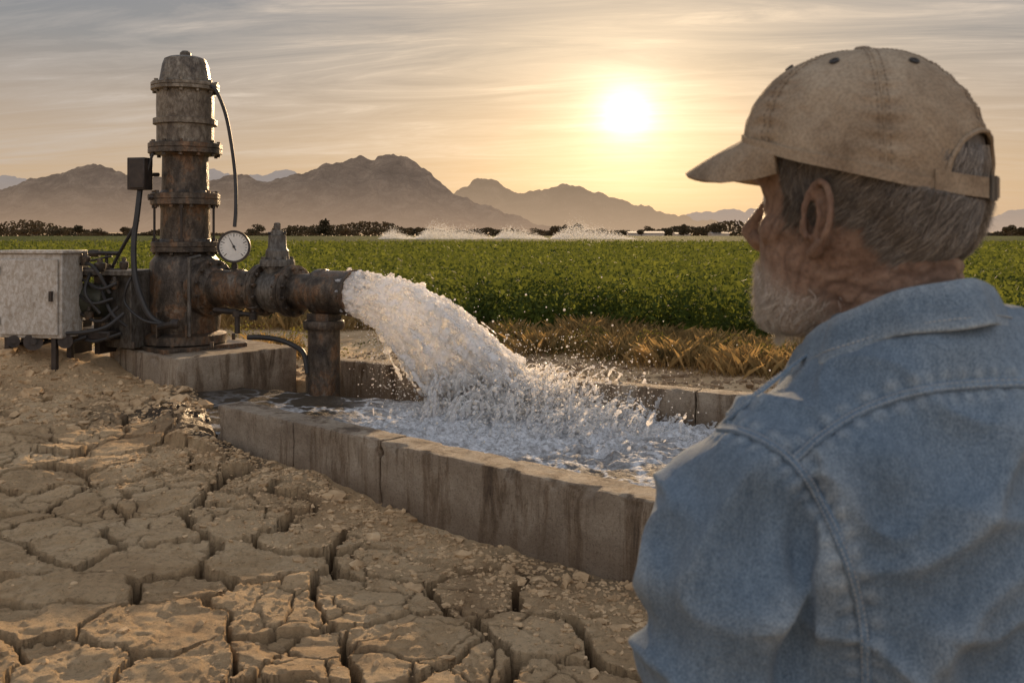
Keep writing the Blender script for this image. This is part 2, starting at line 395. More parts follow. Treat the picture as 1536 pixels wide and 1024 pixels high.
cuts=[0,.92,1.78,LF]
for k in range(3):
    a,b=cuts[k]+.004,cuts[k+1]-.004; o=A0+uF*a
    V,q=rough_box((o[0],o[1],-.5+.004*(k%2)),uF,nF,(b-a,.22,.86),.015,.010,.0070,.08 if k else .12)
    link('wall_segment',fast('near_wall',V,q),M_conc,basin)
cr=[0,2.1,4.2,LR]
for k in range(3):
    a,b=cr[k]+.003,cr[k+1]-.003; o=R0+uR*a
    V,q=rough_box((o[0],o[1],-.5),uR,nR,(b-a,.2,.80),.03,.010,.008,.07)
    link('wall_segment',fast('far_wall',V,q),M_conc,basin)
e=R1-A1; eL=np.linalg.norm(e); eu=e/eL; en=np.array([eu[1],-eu[0]])
V,q=rough_box((A1[0],A1[1],-.5),eu,en,(eL,.2,.85),.05,.01,.006,.04)
link('end_wall',fast('end_wall',V,q),M_conc,basin)
V,q=rough_box((Bn[0],Bn[1],-.5),bu,bv,(BU,BV,.89),.022,.012,.009,.10)
link('pump_plinth',fast('plinth',V,q),M_conc,None,'chipped concrete plinth carrying the tall rusty pump','plinth')
# ------------------------------------------------------------ water in the basin
imp=np.array([.02,7.98])
def smooth_water():
    n1,n2=560,340; s=np.linspace(0,1,n1);t=np.linspace(0,1,n2); S,T=np.meshgrid(s,t)
    a0=A0+nF*.14+np.array([-.12,.14]);a1=A1+nF*.14; b0=np.array([-3.55,9.75]);b1=R1+nR*.03
    P=(a0[None]*(1-S.ravel()[:,None])+a1[None]*S.ravel()[:,None])*(1-T.ravel()[:,None])+(b0[None]*(1-S.ravel()[:,None])+b1[None]*S.ravel()[:,None])*T.ravel()[:,None]
    x,y=P[:,0],P[:,1]; 
    dx=(x-imp[0]);dy=(y-imp[1]); d=np.hypot(dx,dy)
    al=dx*.78-dy*.62; ac=dx*.62+dy*.78
    d2=np.hypot(np.where(al>0,al*.50,al*1.0),ac*.8)
    f=ss(1.7,.25,d2+.8*(fbm(x*3,y*3,3,4)-.5))
    rid=1-np.abs(2*fbm(x*5,y*5,6,5)-1)
    right=ss(3.4,.6,d)
    amp=.012+.16*ss(1.4,.0,d2)
    z=.04+amp*(rid-.75)*1.6+.022*(fbm(x*13,y*13,2,4)-.5)*right*1.6+.07*(fbm(x*4+y,y*6,8,4)-.5)*(.25+.75*right)
    z+=.05*ss(.6,.0,d)+.03*ss(.5,0,d)*vn(x*22,y*22,3)
    fil=1-np.abs(2*fbm(x*4.5+.3*y,y*4.5,61,5)-1)
    foam=np.clip(f*1.25*(.45+1.1*fbm(x*9,y*9,12,4))+.9*ss(.86,.97,fil)*ss(5.0,1.2,d2*1.4),0,1)
    i,j=np.meshgrid(np.arange(n1-1),np.arange(n2-1)); a=(j*n1+i).ravel()
    return fast('water',np.stack([x,y,z],1),np.stack([a,a+1,a+n1+1,a+n1],1),True,{'foam':foam})
m,nt,b=newmat('pool_water')
at=nd(nt,'ShaderNodeAttribute',attribute_name='foam').outputs['Fac']
g=nd(nt,'ShaderNodeNewGeometry').outputs['Position']
fn=ramp(nt,noise(nt,28,6,.7,.5,g),[(.32,(0,0,0)),(.62,(1,1,1))])
ad=nd(nt,'ShaderNodeMath',operation='MULTIPLY_ADD'); nt.links.new(fn,ad.inputs[0]); ad.inputs[1].default_value=.9; ad.inputs[2].default_value=.3
ml=nd(nt,'ShaderNodeMath',operation='MULTIPLY',use_clamp=True); nt.links.new(ad.outputs[0],ml.inputs[0]); nt.links.new(at,ml.inputs[1])
nt.links.new(mixc(nt,ml.outputs[0],(.10,.082,.062),(.80,.83,.87)),b.inputs['Base Color'])
b.inputs['Roughness'].default_value=.58; b.inputs['IOR'].default_value=1.2; b.inputs['Specular IOR Level'].default_value=.06
bump(nt,b,noise(nt,20,6,.65,1.0,g),1.0,.05)
gl=nd(nt,'ShaderNodeBsdfGlossy'); gl.inputs['Roughness'].default_value=.05; gl.inputs[0].default_value=(.55,.55,.55,1); M_pool=m
link('water',smooth_water(),M_pool,None,'dark rippling water in the basin churned to white foam','water',None,'structure')
# ------------------------------------------------------------ jet
PX,PY=-3.45,9.86; PD=np.array([.888,-.46]); PD/=np.linalg.norm(PD); PZ=1.02
def Lpx(px): k=(px-768)/F; return (k*PY-PX)/(PD[0]-PD[1]*k)
Lout=Lpx(531)
O3=np.array([PX+PD[0]*Lout,PY+PD[1]*Lout,PZ]); d3=np.array([PD[0],PD[1],0]); s3=np.array([-PD[1],PD[0],0])
def jet(nst,rad_scale,v_noise,side_noise,seed,breakup=1.0):
    r=np.random.default_rng(seed); cs=[];Ms=[]
    for k in range(nst):
        rr=.178*math.sqrt(r.random()); a=r.uniform(0,2*math.pi); hz=rr*math.sin(a); hs=rr*math.cos(a)
        q=(hz/.175+1)/2
        v=1.9+2.4*max(q,0)**.7+r.normal(0,v_noise); v=max(v,.9); sv=hs*.9+r.normal(0,side_noise); vz=r.normal(0,v_noise*.5)
        T=( vz+math.sqrt(vz*vz+2*9.81*(PZ+hz-.0)))/9.81
        n=48; ph=r.uniform(0,50,3); rb=r.uniform(.6,1.25)
        ta=r.uniform(0,.5)*r.integers(0,2); tb=r.uniform(.75,1.08)
        ts=np.linspace(-.03,1,n); wob=np.stack([vn(ts*8+ph[c],ts*0+c,k)-.5 for c in range(3)],1)
        rw=.40+1.2*vn(ts*13+ph[0],ts*0+5,k)
        for i in range(n):
            f=ts[i]
            if f<ta-.03 or f>tb: continue
            t=T*f; tt=max(t,0)
            p=O3+s3*(hs+sv*tt)+d3*(v*t)+np.array([0,0,hz+vz*t-4.905*tt**2])+wob[i]*(.018+.13*max(f,0))
            if r.random()<breakup*max(f-.35,0)*.6: continue
            ve=d3*v+s3*sv+np.array([0,0,vz-9.81*tt]); sp=np.linalg.norm(ve); ve/=sp
            R_=.030*(1-.38*max(f,0))*rb*rad_scale*rw[i]
            u=np.cross(ve,[0,0,1]);u/=np.linalg.norm(u)+1e-9;w=np.cross(ve,u)
            an=r.uniform(0,3.14); u2=u*math.cos(an)+w*math.sin(an); w2=-u*math.sin(an)+w*math.cos(an)
            st=max(R_*1.2,sp*T/n*.75)
            cs.append(p);Ms.append(np.stack([ve*st,u2*R_*r.uniform(1.0,2.0),w2*R_*r.uniform(.30,.65)],1))
    return inst(IC1,np.array(cs),np.array(Ms))
def splash(n,seed,cen,spread,vz,vh,rs,base=IC1,follow=1):
    r=np.random.default_rng(seed); cs=[];Ms=[]
    for k in range(n):
        o=np.array([cen[0]+r.normal(0,spread),cen[1]+r.normal(0,spread*.7),.03]); a=r.uniform(0,6.28)
        hv=min(np.abs(r.normal(0,vh)),vh*1.6); v=np.array([math.cos(a)*hv+.5*PD[0]*follow,math.sin(a)*hv+.5*PD[1]*follow,min(abs(r.normal(vz,vz*.45)),vz*1.6)])
        T=v[2]/9.81*r.uniform(.8,1.8); m=int(r.integers(5,12)); bk=r.random()<.7
        for i in range(m):
            t=T*(i+.5)/m; p=o+v*t-np.array([0,0,4.905*t*t])+r.normal(0,.006,3)
            if p[2]<0: break
            if bk and i>2 and r.random()<.4: continue
            ve=v-np.array([0,0,9.81*t]); sp=np.linalg.norm(ve); ve/=sp+1e-6
            R_=rs*r.uniform(.45,1.2)*(1-.65*i/m); u=np.cross(ve,[.3,.1,1]);u/=np.linalg.norm(u)+1e-9;w=np.cross(ve,u)
            cs.append(p);Ms.append(np.stack([ve*min(max(R_,sp*T/m*.7),R_*3.5),u*R_*1.2,w*R_*.6],1))
    return inst(base,np.array(cs),np.array(Ms))
m,nt,b=newmat('white_water')
g=nd(nt,'ShaderNodeNewGeometry').outputs['Position']
b.inputs['Base Color'].default_value=(.97,.98,1,1); b.inputs['Roughness'].default_value=.04; b.inputs['IOR'].default_value=1.33
b.inputs['Transmission Weight'].default_value=.9
bn=bump(nt,b,noise(nt,26,3,.55,1.2,g),.35,.010)
p2=nd(nt,'ShaderNodeBsdfPrincipled'); p2.inputs['Base Color'].default_value=(.97,.975,.98,1); p2.inputs['Subsurface Weight'].default_value=1.0; p2.inputs['Subsurface Radius'].default_value=(1,.93,.85); p2.inputs['Subsurface Scale'].default_value=.16
p2.inputs['Roughness'].default_value=.10; p2.inputs['IOR'].default_value=1.40; nt.links.new(bn.outputs[0],p2.inputs['Normal'])
tl=nd(nt,'ShaderNodeBsdfTranslucent'); tl.inputs[0].default_value=(1.0,.96,.90,1); m3=nd(nt,'ShaderNodeMixShader'); m3.inputs[0].default_value=.35
nt.links.new(p2.outputs[0],m3.inputs[1]); nt.links.new(tl.outputs[0],m3.inputs[2])
mm=nd(nt,'ShaderNodeMixShader'); nt.links.new(ramp(nt,noise(nt,9,6,.65,.8,g),[(.36,(.18,.18,.18)),(.56,(.95,.95,.95))]),mm.inputs[0])
nt.links.new(b.outputs[0],mm.inputs[1]); nt.links.new(m3.outputs[0],mm.inputs[2]); nt.links.new(mm.outputs[0],nt.nodes['Material Output'].inputs[0]); M_jet=m
me=voxel([jet(540,1.0,.17,.12,3)],.0083,2,.5)
link('water_jet',me,M_jet,None,'thick white torrent of water gushing from the open pipe mouth into the basin','water')
me=voxel([splash(760,5,imp+np.array([.0,.0]),.34,1.75,.65,.022),splash(320,9,imp+np.array([-.38,.05]),.25,1.2,.5,.019),splash(680,10,imp+np.array([.5,-.38]),.34,1.25,.5,.019),splash(460,12,imp+np.array([.95,-.75]),.36,.65,.4,.016)],.0085,1,.5)
link('splash',me,M_jet,None,'frothy white splash leaping where the torrent hits the basin water','splash')
r=np.random.default_rng(4); cs=[];rr=[]
for k in range(4800):
    hz=r.uniform(-.19,.20); v=r.uniform(1.2,4.6) if k%3 else r.uniform(.6,2.2); sv=r.normal(0,.42); vz=r.normal(.12,.38); 
    T=(vz+math.sqrt(vz*vz+2*9.81*(PZ+hz)))/9.81; t=T*r.uniform(.1,1)
    p=O3+s3*(r.uniform(-.17,.17)+sv*t)+d3*v*t+np.array([0,0,hz+vz*t-4.905*t*t]); cs.append(p); rr.append(.0032*math.exp(r.normal(0,.5)))
for k in range(4800):
    a=r.uniform(0,6.28); hv=abs(r.normal(0,.9)); v=np.array([math.cos(a)*hv+.4,math.sin(a)*hv-.2,abs(r.normal(2.1,.9))]); t=v[2]/9.81*2*r.uniform(.1,1)
    p=np.array([imp[0]+.2+r.normal(0,.4),imp[1]-.1+r.normal(0,.28),.05])+v*t-np.array([0,0,4.905*t*t]); cs.append(p); rr.append(.0037*math.exp(r.normal(0,.55)))
rr=np.array(rr); V,Fa=inst(IC1,np.array(cs),np.eye(3)[None]*rr[:,None,None])
m,nt,b=newmat('droplet_water'); b.inputs['Base Color'].default_value=(.95,.95,.95,1); b.inputs['Roughness'].default_value=.05; tl=nd(nt,'ShaderNodeBsdfTranslucent'); tl.inputs[0].default_value=(1,.93,.82,1); mm=nd(nt,'ShaderNodeMixShader'); mm.inputs[0].default_value=.6; nt.links.new(b.outputs[0],mm.inputs[1]); nt.links.new(tl.outputs[0],mm.inputs[2]); nt.links.new(mm.outputs[0],nt.nodes['Material Output'].inputs[0])
link('water_droplets',fast('drops',V,Fa),m,None,'fine sparkling droplets flying around the water torrent','droplets','', 'stuff')
# ------------------------------------------------------------ PUMP
pump=thing('irrigation_pump',(PX,PY,.39),'tall rusty vertical irrigation pump with a horizontal discharge pipe and round pressure gauge','pump')
S=142.0
def zf(y): return H+(HY-y)/S
def vl(prof,name,mat,n=40,**k):
    mb=MB(); mb.lathe((PX,PY,0),(0,0,1),[(zf(y),r/S) for y,r in reversed(prof)],n); return mb.build(name,mat,pump,**k)
vl([(77,5),(80,8),(86,8.5),(86,13),(87,24),(90,30),(98,33),(126,38)],'motor_cap',M_paint)
vl([(138,41),(160,41.5),(179,41),(180,46),(188,46),(189,41),(216,41)],'motor_housing',M_paint)
def vflange(y0,y1,r,nb=12,mat=M_rust):
    mb=MB(); ym=(y0+y1)/2
    mb.lathe((PX,PY,0),(0,0,1),[(zf(y),q/S) for y,q in [(y1,r-2),(y1-1,r),(ym+.8,r),(ym+.4,r-1.5),(ym-.4,r-1.5),(ym-.8,r),(y0+1,r),(y0,r-2)]],48)
    for k in range(nb):
        a=2*math.pi*k/nb+.2; c=Vector((PX+math.cos(a)*(r-5)/S,PY+math.sin(a)*(r-5)/S,0))
        mb.lathe(c,(0,0,1),[(zf(y1+3.5),3/S),(zf(y0-3.5),3/S)],6)
    return mb.build('flange',mat,pump)
vflange(126,138,49,12,M_paint); vflange(216,232,53); vflange(290,308,50,10); vflange(362,378,49,10)
vl([(232,36),(236,33),(286,34),(290,37)],'column_section',M_rust)
vl([(308,37),(314,35),(358,36),(362,39)],'column_section',M_rust)
vl([(378,40),(384,44),(392,50),(430,52),(480,51),(496,49),(500,60),(512,60)],'discharge_head',M_rust,48)
mb=MB(); mb.box((PX,PY,zf(520)),(.92,.92,.09),math.atan2(bu[1],bu[0])); 
for k in range(8):
    a=R(46)+k*math.pi/4; rr_=.56 if k%2==0 else .40; mb.cyl((PX+rr_*math.cos(a),PY+rr_*math.sin(a),zf(516)),(PX+rr_*math.cos(a),PY+rr_*math.sin(a),zf(506)),.022,n=6)
mb.build('base_plate',M_rust,pump,bevel=.006)
for k in range(5):
    a=R(-150)+k*R(72); x=PX+math.cos(a)*44/S;y=PY+math.sin(a)*44/S
    mb=MB(); mb.cyl((x,y,zf(366)),(x,y,zf(300)),.013,n=8); mb.cyl((x,y,zf(313)),(x,y,zf(307)),.026,n=6); mb.cyl((x,y,zf(363)),(x,y,zf(357)),.026,n=6); mb.build('tie_rod',M_dark,pump)
for a in (-160,-110,-70):
    mb=MB(); a=R(a); mb.box((PX+math.cos(a)*.38,PY+math.sin(a)*.38,zf(482)),(.12,.02,.26),a); mb.build('stiffener',M_rust,pump,bevel=.003)
def hp(L,z=PZ): return Vector((PX+PD[0]*L,PY+PD[1]*L,z))
def sL(L): return F/(PY+PD[1]*L)
def hl(prof,name,mat,n=40,cap=True):
    mb=MB(); mb.lathe((PX,PY,PZ),(PD[0],PD[1],0),[(Lpx(x),q/sL(Lpx(x))) for x,q in prof],n,cap); return mb.build(name,mat,pump)
def hflange(x0,x1,r,nb=12):
    mb=MB(); xm=(x0+x1)/2
    mb.lathe((PX,PY,PZ),(PD[0],PD[1],0),[(Lpx(x),q/sL(Lpx(xm))) for x,q in [(x0,r-2),(x0+1,r),(xm-.6,r),(xm,r-1.6),(xm+.6,r),(x1-1,r),(x1,r-2)]],48)
    for k in range(nb):
        a=2*math.pi*(k+.5)/nb; q=(r-5)/sL(Lpx(xm)); off=Vector((-PD[1]*math.cos(a)*q,PD[0]*math.cos(a)*q,math.sin(a)*q))
        mb.cyl(hp(Lpx(x0-4))+off,hp(Lpx(x1+4))+off,.02,n=6)
    return mb.build('flange',M_rust,pump)
hl([(285,40),(300,38),(306,37)],'discharge_neck',M_rust); hflange(306,322,43,12)
hl([(322,34),(328,28),(352,27.5),(354,30),(362,30),(364,27.5),(392,28)],'discharge_pipe',M_rust)
hflange(390,401,39,12)
hl([(401,30),(408,33),(428,33),(434,30)],'valve_body',M_greym); hflange(434,445,39,12)
hl([(445,27),(478,27)],'discharge_pipe',M_rust)
hl([(476,29),(478,34.5),(486,35),(488,33),(527,33),(529,35.5),(533,35.5),(533,31),(500,30)],'pipe_mouth',M_rust,56,False)
Lv=Lpx(416); c=hp(Lv); sv=sL(Lv)
def zv(y): return H-(y-HY)/sv
mb=MB(); mb.lathe((c.x,c.y,0),(0,0,1),[(zv(y),q/sv) for y,q in reversed([(334,3),(335,5),(345,5),(346,9),(352,10),(353,13),(372,14),(376,17),(378,17),(388,18),(389,25),(394,26),(399,26),(400,20),(412,20)])],24)
for k in range(8):
    a=k*math.pi/4; mb.lathe((c.x+math.cos(a)*22/sv,c.y+math.sin(a)*22/sv,0),(0,0,1),[(zv(402),.016),(zv(385),.016)],6)
mb.build('valve_bonnet',M_greym,pump)
mb=MB(); mb.cyl((c.x-.09,c.y,zv(350)),(c.x+.09,c.y,zv(350)),.014,n=8); mb.build('valve_handle',M_dark,pump)
Lg=Lpx(352); c=hp(Lg); c=Vector((c.x,c.y-.02,H-(370-HY)/sL(Lg))); fd=Vector((.12,-.985,.05)).normalized(); sg=sL(Lg); rg=24.5/sg
mb=MB(); mb.lathe(c,fd,[(-.05,rg*.85),(-.045,rg*.97),(.022,rg),(.030,rg*.99),(.030,rg*.88),(.018,rg*.86)],40,False); mb.lathe(c,fd,[(-.05,.0001),(-.05,rg*.85)],40,False)
gc=mb.build('pressure_gauge',M_dark,pump)
mb=MB(); mb.lathe(c,fd,[(.012,rg*.87),(.016,rg*.87)],40); o=linksub('dial',mb.mesh('dial'),M_dial,gc,pump)
_,gu,gv=frame(fd)
if gv.z<0: gv=-gv
gu=gv.cross(fd)
mb=MB()
for k in range(21):
    a=R(225-270*k/20); dr=gu*math.cos(a)+gv*math.sin(a); l=.20 if k%5==0 else .11
    p0=c+fd*.0172+dr*rg*(.80-l); p1=c+fd*.0172+dr*rg*.80; mb.tube([p0,p1],.0022 if k%5 else .0035,4)
linksub('scale_marks',mb.mesh('ticks'),M_rubber,gc,pump)
mb=MB(); dr=gu*math.cos(R(118))+gv*math.sin(R(118)); mb.tube([c+fd*.02-dr*rg*.25,c+fd*.02+dr*rg*.62],[.006,.002],5); mb.lathe(c,fd,[(.017,.014),(.026,.012)],12)
linksub('needle',mb.mesh('needle'),M_rubber,gc,pump)
mb=MB(); mb.cyl((c.x,c.y+.02,c.z-rg*.9),(c.x,c.y+.02,PZ+.15),.022,n=12); mb.lathe((c.x,c.y+.02,PZ+.2),(0,0,1),[(0,.035),(.05,.035)],6); mb.build('gauge_stem',M_dark,pump)
Lp=Lpx(486); c=hp(Lp); sp=sL(Lp)
mb=MB(); mb.lathe((c.x,c.y,0),(0,0,1),[(-.4,.155),(H-(492-HY)/sp,.155)],32); 
mb.build('support_post',M_rust,pump)
mb=MB(); mb.lathe((c.x,c.y,0),(0,0,1),[(H-(493-HY)/sp,.19),(H-(490-HY)/sp,.2),(H-(483-HY)/sp,.2),(H-(480-HY)/sp,.19)],36); mb.box((c.x,c.y,H-(477-HY)/sp),(.26,.2,.10),math.atan2(PD[1],PD[0])); mb.build('pipe_saddle',M_rust,pump)
mb=MB(); p=W(210,261,9.62); mb.box(p,(.20,.15,.33),R(-12)); mb.box(p+np.array([0,-.085,0]),(.17,.015,.30),R(-12)); mb.build('switch_box',M_dark,pump,bevel=.01)
mb=MB(); mb.tube([W(225,262,9.66),W(238,262,9.75)],.02,8); mb.build('box_bracket',M_dark,pump)
mb=MB(); mb.tube([W(222,296,9.6),W(250,296,9.7)],.03,8); mb.build('box_bracket',M_dark,pump)
def cable(pts,r,name='cable',par=pump,mat=M_rubber):
    mb=MB(); mb.tube(cat_spline(pts,8),r,8); return mb.build(name,mat,par)
cable([W(312,127,9.75),W(324,136,9.7),(W(338,170,9.66)),W(347,215,9.64),W(353,265,9.6),W(354,310,9.5),W(352,340,9.45)],.019)
cable([W(210,285,9.6),W(206,320,9.55),W(201,360,9.5),W(202,410,9.42),W(212,448,9.36),W(226,475,9.34),W(246,488,9.34)],.030)
cable([W(214,285,9.6),W(226,240,9.6),W(230,230,9.6)],.015)
cable([W(207,330,9.55),W(196,350,9.6),W(180,378,9.7),W(168,402,9.75)],.018)
cable([W(203,405,9.45),W(190,430,9.4),W(188,455,9.4),W(215,480,9.3),W(250,487,9.25)],.014)
mb=MB(); mb.tube([W(284,386,9.35),W(284,505,9.35)],.020,10); mb.tube([W(284,388,9.35),W(300,384,9.5)],.018,10); mb.build('vent_pipe',M_greym,pump)
mb=MB(); mb.tube([W(322,465,9.45),W(356,468,9.3)],.03,12); mb.tube([W(356,466,9.3),W(356,500,9.3)],.028,12); mb.lathe(W(356,470,9.3),(0,0,1),[(-.03,.05),(.03,.05)],12); mb.tube([W(356,470,9.3),W(380,472,9.2)],.024,10)
mb.lathe(W(380,472,9.2),(0,0,1),[(-.05,.04),(.02,.045),(.03,.02),(.08,.015)],12); mb.build('drain_tap',M_dark,pump)
mb=MB(); cc=Vector(W(380,461,9.2)); mb.tube([cc+Vector((math.cos(a)*.055,math.sin(a)*.055,0)) for a in np.linspace(0,2*math.pi,17)],.008,6); mb.tube([cc-Vector((.055,0,0)),cc+Vector((.055,0,0))],.006,6); mb.build('tap_wheel',M_rust,pump)
mb=MB(); mb.tube([W(240,490,9.25),W(262,486,9.15)],.035,10); mb.lathe(W(262,486,9.15),(1,-.3,.1),[(-.02,.05),(.03,.05),(.05,.03)],12); mb.build('pipe_fitting',M_dark,pump)
cable([W(372,506,9.25),W(395,506,9.2),W(420,510,9.15),W(442,519,9.1),W(456,531,9.0),W(462,560,8.95)],.026,'drain_hose')
# ------------------------------------------------------------ drive unit left of pump
dr_=thing('pump_drive',(-4.25,9.8,.3),'cluttered pump drive of grey housing, shaft and tank just left of the pump','machine')
mb=MB(); mb.box(W(200,462,9.75),(.46,.42,.78),R(-30)); mb.build('gear_housing',M_greym,dr_,bevel=.012)
mb=MB(); mb.box(W(166,456,9.70),(.16,.3,.62),R(-30)); mb.build('bearing_block',M_dark,dr_,bevel=.02)
mb=MB(); mb.box(W(176,408,9.72),(.70,.5,.05),R(-14)); mb.build('top_plate',M_greym,dr_,bevel=.006)
mb=MB(); mb.lathe(W(112,408,9.7),(1,-.1,0),[(0,.05),(.05,.05),(.05,.10),(.1,.10),(.1,.05),(.32,.05),(.32,.09),(.37,.09),(.37,.04),(.55,.04)],20); mb.build('drive_shaft',M_dark,dr_)
mb=MB(); mb.lathe(W(116,450,9.65),(1,-.1,0),[(0,.14),(.03,.18),(.34,.18),(.37,.14)],28); mb.build('oil_tank',simple('dark_green_paint',[(.3,(.03,.032,.022)),(.7,(.07,.07,.045))],6,.5,.1),dr_)
mb=MB(); mb.tube([W(100,379,9.8),W(178,380,9.7)],.022,8); mb.tube([W(120,379,9.8),W(120,400,9.8)],.018,8); mb.lathe(W(142,380,9.76),(1,0,0),[(-.05,.04),(.05,.04)],10); mb.tube([W(160,380,9.72),W(160,405,9.72)],.018,8); mb.tube([W(132,392,9.7),W(168,384,9.7)],.012,6); mb.build('oil_pipe',M_dark,dr_)
for px,py,rr_ in ((128,388,.05),(150,398,.06),(186,396,.045),(172,425,.05),(134,470,.05),(160,486,.05)):
    mb=MB(); mb.lathe(W(px,py,9.45),(0,0,1),[(-.06,rr_*.7),(-.02,rr_),(.02,rr_),(.03,rr_*.5),(.07,rr_*.4)],12); mb.build('fitting',M_rust,dr_)
for k,(a,b_,c_) in enumerate([((118,395),(140,400),(165,440)),((125,420),(150,433),(175,425)),((150,430),(168,470),(190,490)),((120,470),(150,482),(178,460)),((135,410),(128,440),(150,470)),((112,500),(140,512),(182,500)),((60,506),(95,516),(130,505)),((10,508),(45,518),(80,510)),((116,440),(140,455),(170,448))]):
    cable([W(*a,9.5),W(*b_,9.38),W(*c_,9.4)],.018,'cable',dr_)
for px,py in((120,492),(160,492)):
    mb=MB(); mb.box(W(px,py+12,9.72),(.06,.3,.34),R(-14)); mb.build('skid_foot',M_dark,dr_,bevel=.004)
mb=MB(); mb.box(W(140,494,9.72),(.5,.34,.05),R(-14)); mb.build('skid_frame',M_dark,dr_,bevel=.004)
mb=MB(); mb.box(W(150,502,9.5),(.36,.2,.10),R(-14)); mb.build('sump_box',M_dark,dr_,bevel=.02)
cable([W(100,500,9.2),W(130,498,9.15),W(160,490,9.2),W(186,470,9.3)],.02,'hose',dr_)
for px,rr_ in ((50,.09),(98,.07),(20,.06)):
    mb=MB(); mb.cyl(W(px,512,9.25),W(px,512,9.4),rr_,n=20); mb.cyl(W(px,512,9.23),W(px,512,9.42),rr_*.35,n=12); mb.build('pulley',M_dark,dr_)
cab=thing('control_cabinet',(-4.72,9.35,.25),'dented off white electrical cabinet on short legs at the far left','cabinet')
rz=R(-10); cc=W(62,442,9.42); cd=Matrix.Rotation(rz,3,'Z')
mb=MB(); mb.box(cc,(.70,.34,.84),rz); mb.build('cabinet_body',M_white,cab,bevel=.012)
mb=MB(); mb.box(Vector(cc)+cd@Vector((.0,-.185,-.01)),(.64,.025,.75),rz); dor=mb.build('cabinet_door',M_white,cab,bevel=.008); 
mb=MB(); mb.box(Vector(cc)+cd@Vector((.26,-.21,0)),(.03,.03,.10),rz); linksub('latch',mb.mesh('latch'),M_dark,dor,cab)
for zz in(-.25,.25):
    mb=MB(); p=Vector(cc)+cd@Vector((-.32,-.205,zz)); mb.cyl(p-Vector((0,0,.04)),p+Vector((0,0,.04)),.014,n=8); linksub('hinge',mb.mesh('hinge'),M_dark,dor,cab)
mb=MB(); mb.box(Vector(cc)+Vector((0,0,.435)),(.76,.40,.03),rz); mb.build('cabinet_roof',M_white,cab,bevel=.006)
for sx in(-.28,.24):
    for sy in(-.12,.12):
        mb=MB(); p=Vector(cc)+cd@Vector((sx,sy,0)); mb.box((p.x,p.y,.30),(.05,.05,.58),rz); mb.build('leg',M_dark,cab,bevel=.003)
# ------------------------------------------------------------ field
def edgeY(x): return 13.9-.5*x
def leaves(cen,L,Wd,up=.3,r=rng):
    n=len(cen); a=r.normal(0,1,(n,3)); a[:,2]+=up; a/=np.linalg.norm(a,axis=1,keepdims=True)
    b=np.cross(a,r.normal(0,1,(n,3))); b/=np.linalg.norm(b,axis=1,keepdims=True)
    L=np.asarray(L)[:,None]*.5; Wd=np.asarray(Wd)[:,None]*.5
    V=np.stack([cen-a*L,cen+b*Wd-a*L*.1,cen+a*L,cen-b*Wd-a*L*.1],1).reshape(-1,3)
    return V,np.arange(4*n).reshape(-1,4)
def canopy(x,y):
    nr=ss(45,14,y)
    return .40+.12*nr+(.18+.20*nr)*fbm(x*.9,y*.9,2,3)+.16*(vn(x*.10,y*.4,4)-.5)+.30*nr*(vn(x*2.1,y*2.1,5)-.5)
LV=[]
def band(y0,y1,n,size,per,spread):
    yy=np.sqrt(rng.uniform(y0**2,y1**2,n)); xx=rng.uniform(-.66,.66,n)*yy
    wob=1.6*(fbm(xx*.8,yy*0,3,3)-.5)+.6*(vn(xx*3,yy*0,8)-.5) if y0<20 else 0
    k=yy>edgeY(xx)+wob
    xx=xx[k];yy=yy[k]; e_=(yy-edgeY(xx)); hh=canopy(xx,yy)*rng.uniform(.6,1.35,len(xx))*(.7+.3*ss(-.5,1.0,e_))
    X=np.repeat(xx,per)+rng.normal(0,spread,len(xx)*per); Yy=np.repeat(yy,per)+rng.normal(0,spread,len(xx)*per)
    t=rng.uniform(.05,1,len(X))**.65; Z=np.repeat(hh,per)*t
    s=size*rng.uniform(.5,1.5,len(X))*np.repeat(rng.uniform(.75,1.3,len(xx)),per)
    LV.append(leaves(np.stack([X,Yy,Z],1),s,s*.55,.35))
band(10.5,17,6000,.080,22,.085)
band(16,27,11500,.095,11,.11)
band(26,50,18000,.13,7,.18)
band(49,110,24000,.25,4,.35)
V,q=cat(LV)
link('crop_leaves',fast('crop',V,q,False),M_leaf,None,'dense knee high green leafy crop filling the field behind the basin','crop','', 'stuff')
us=np.linspace(-1,1,260); vs_=np.geomspace(11.5,265,420); U,Vv=np.meshgrid(us,vs_)
XX=U*(Vv*.85+4); YY=Vv+ (edgeY(XX)+.25-11.5)*np.exp(-(Vv-11.5)/25)
YY=np.maximum(YY,edgeY(XX)+.9)
hc=canopy(XX.ravel(),YY.ravel()); de=(YY-edgeY(XX)).ravel()-.7; far=ss(60,130,YY.ravel())
Z=(hc-.32+.28*far)*ss(.25,1.2,de)+far*.12*(fbm(XX.ravel()*1.1,YY.ravel()*.5,5,3)-.5)
ny,nx=U.shape; i,j=np.meshgrid(np.arange(nx-1),np.arange(ny-1)); a=(j*nx+i).ravel()
m,nt,b=newmat('crop_canopy'); g=nd(nt,'ShaderNodeNewGeometry').outputs['Position']
c=ramp(nt,noise(nt,1.2,8,.7,0,g,sc=(.6,.35,1)),[(.3,(.030,.047,.013)),(.55,(.075,.10,.028)),(.75,(.14,.15,.045))])
c=mixc(nt,1.0,c,ramp(nt,noise(nt,.05,5,.6,.3,g,sc=(.5,1.5,1)),[(.35,(.6,.62,.6)),(.65,(1.3,1.2,1.0))]),'MULTIPLY')
nt.links.new(c,b.inputs['Base Color']); b.inputs['Roughness'].default_value=.9; b.inputs['Specular IOR Level'].default_value=.05; bump(nt,b,noise(nt,3,6,.7,0,g),1,.3)
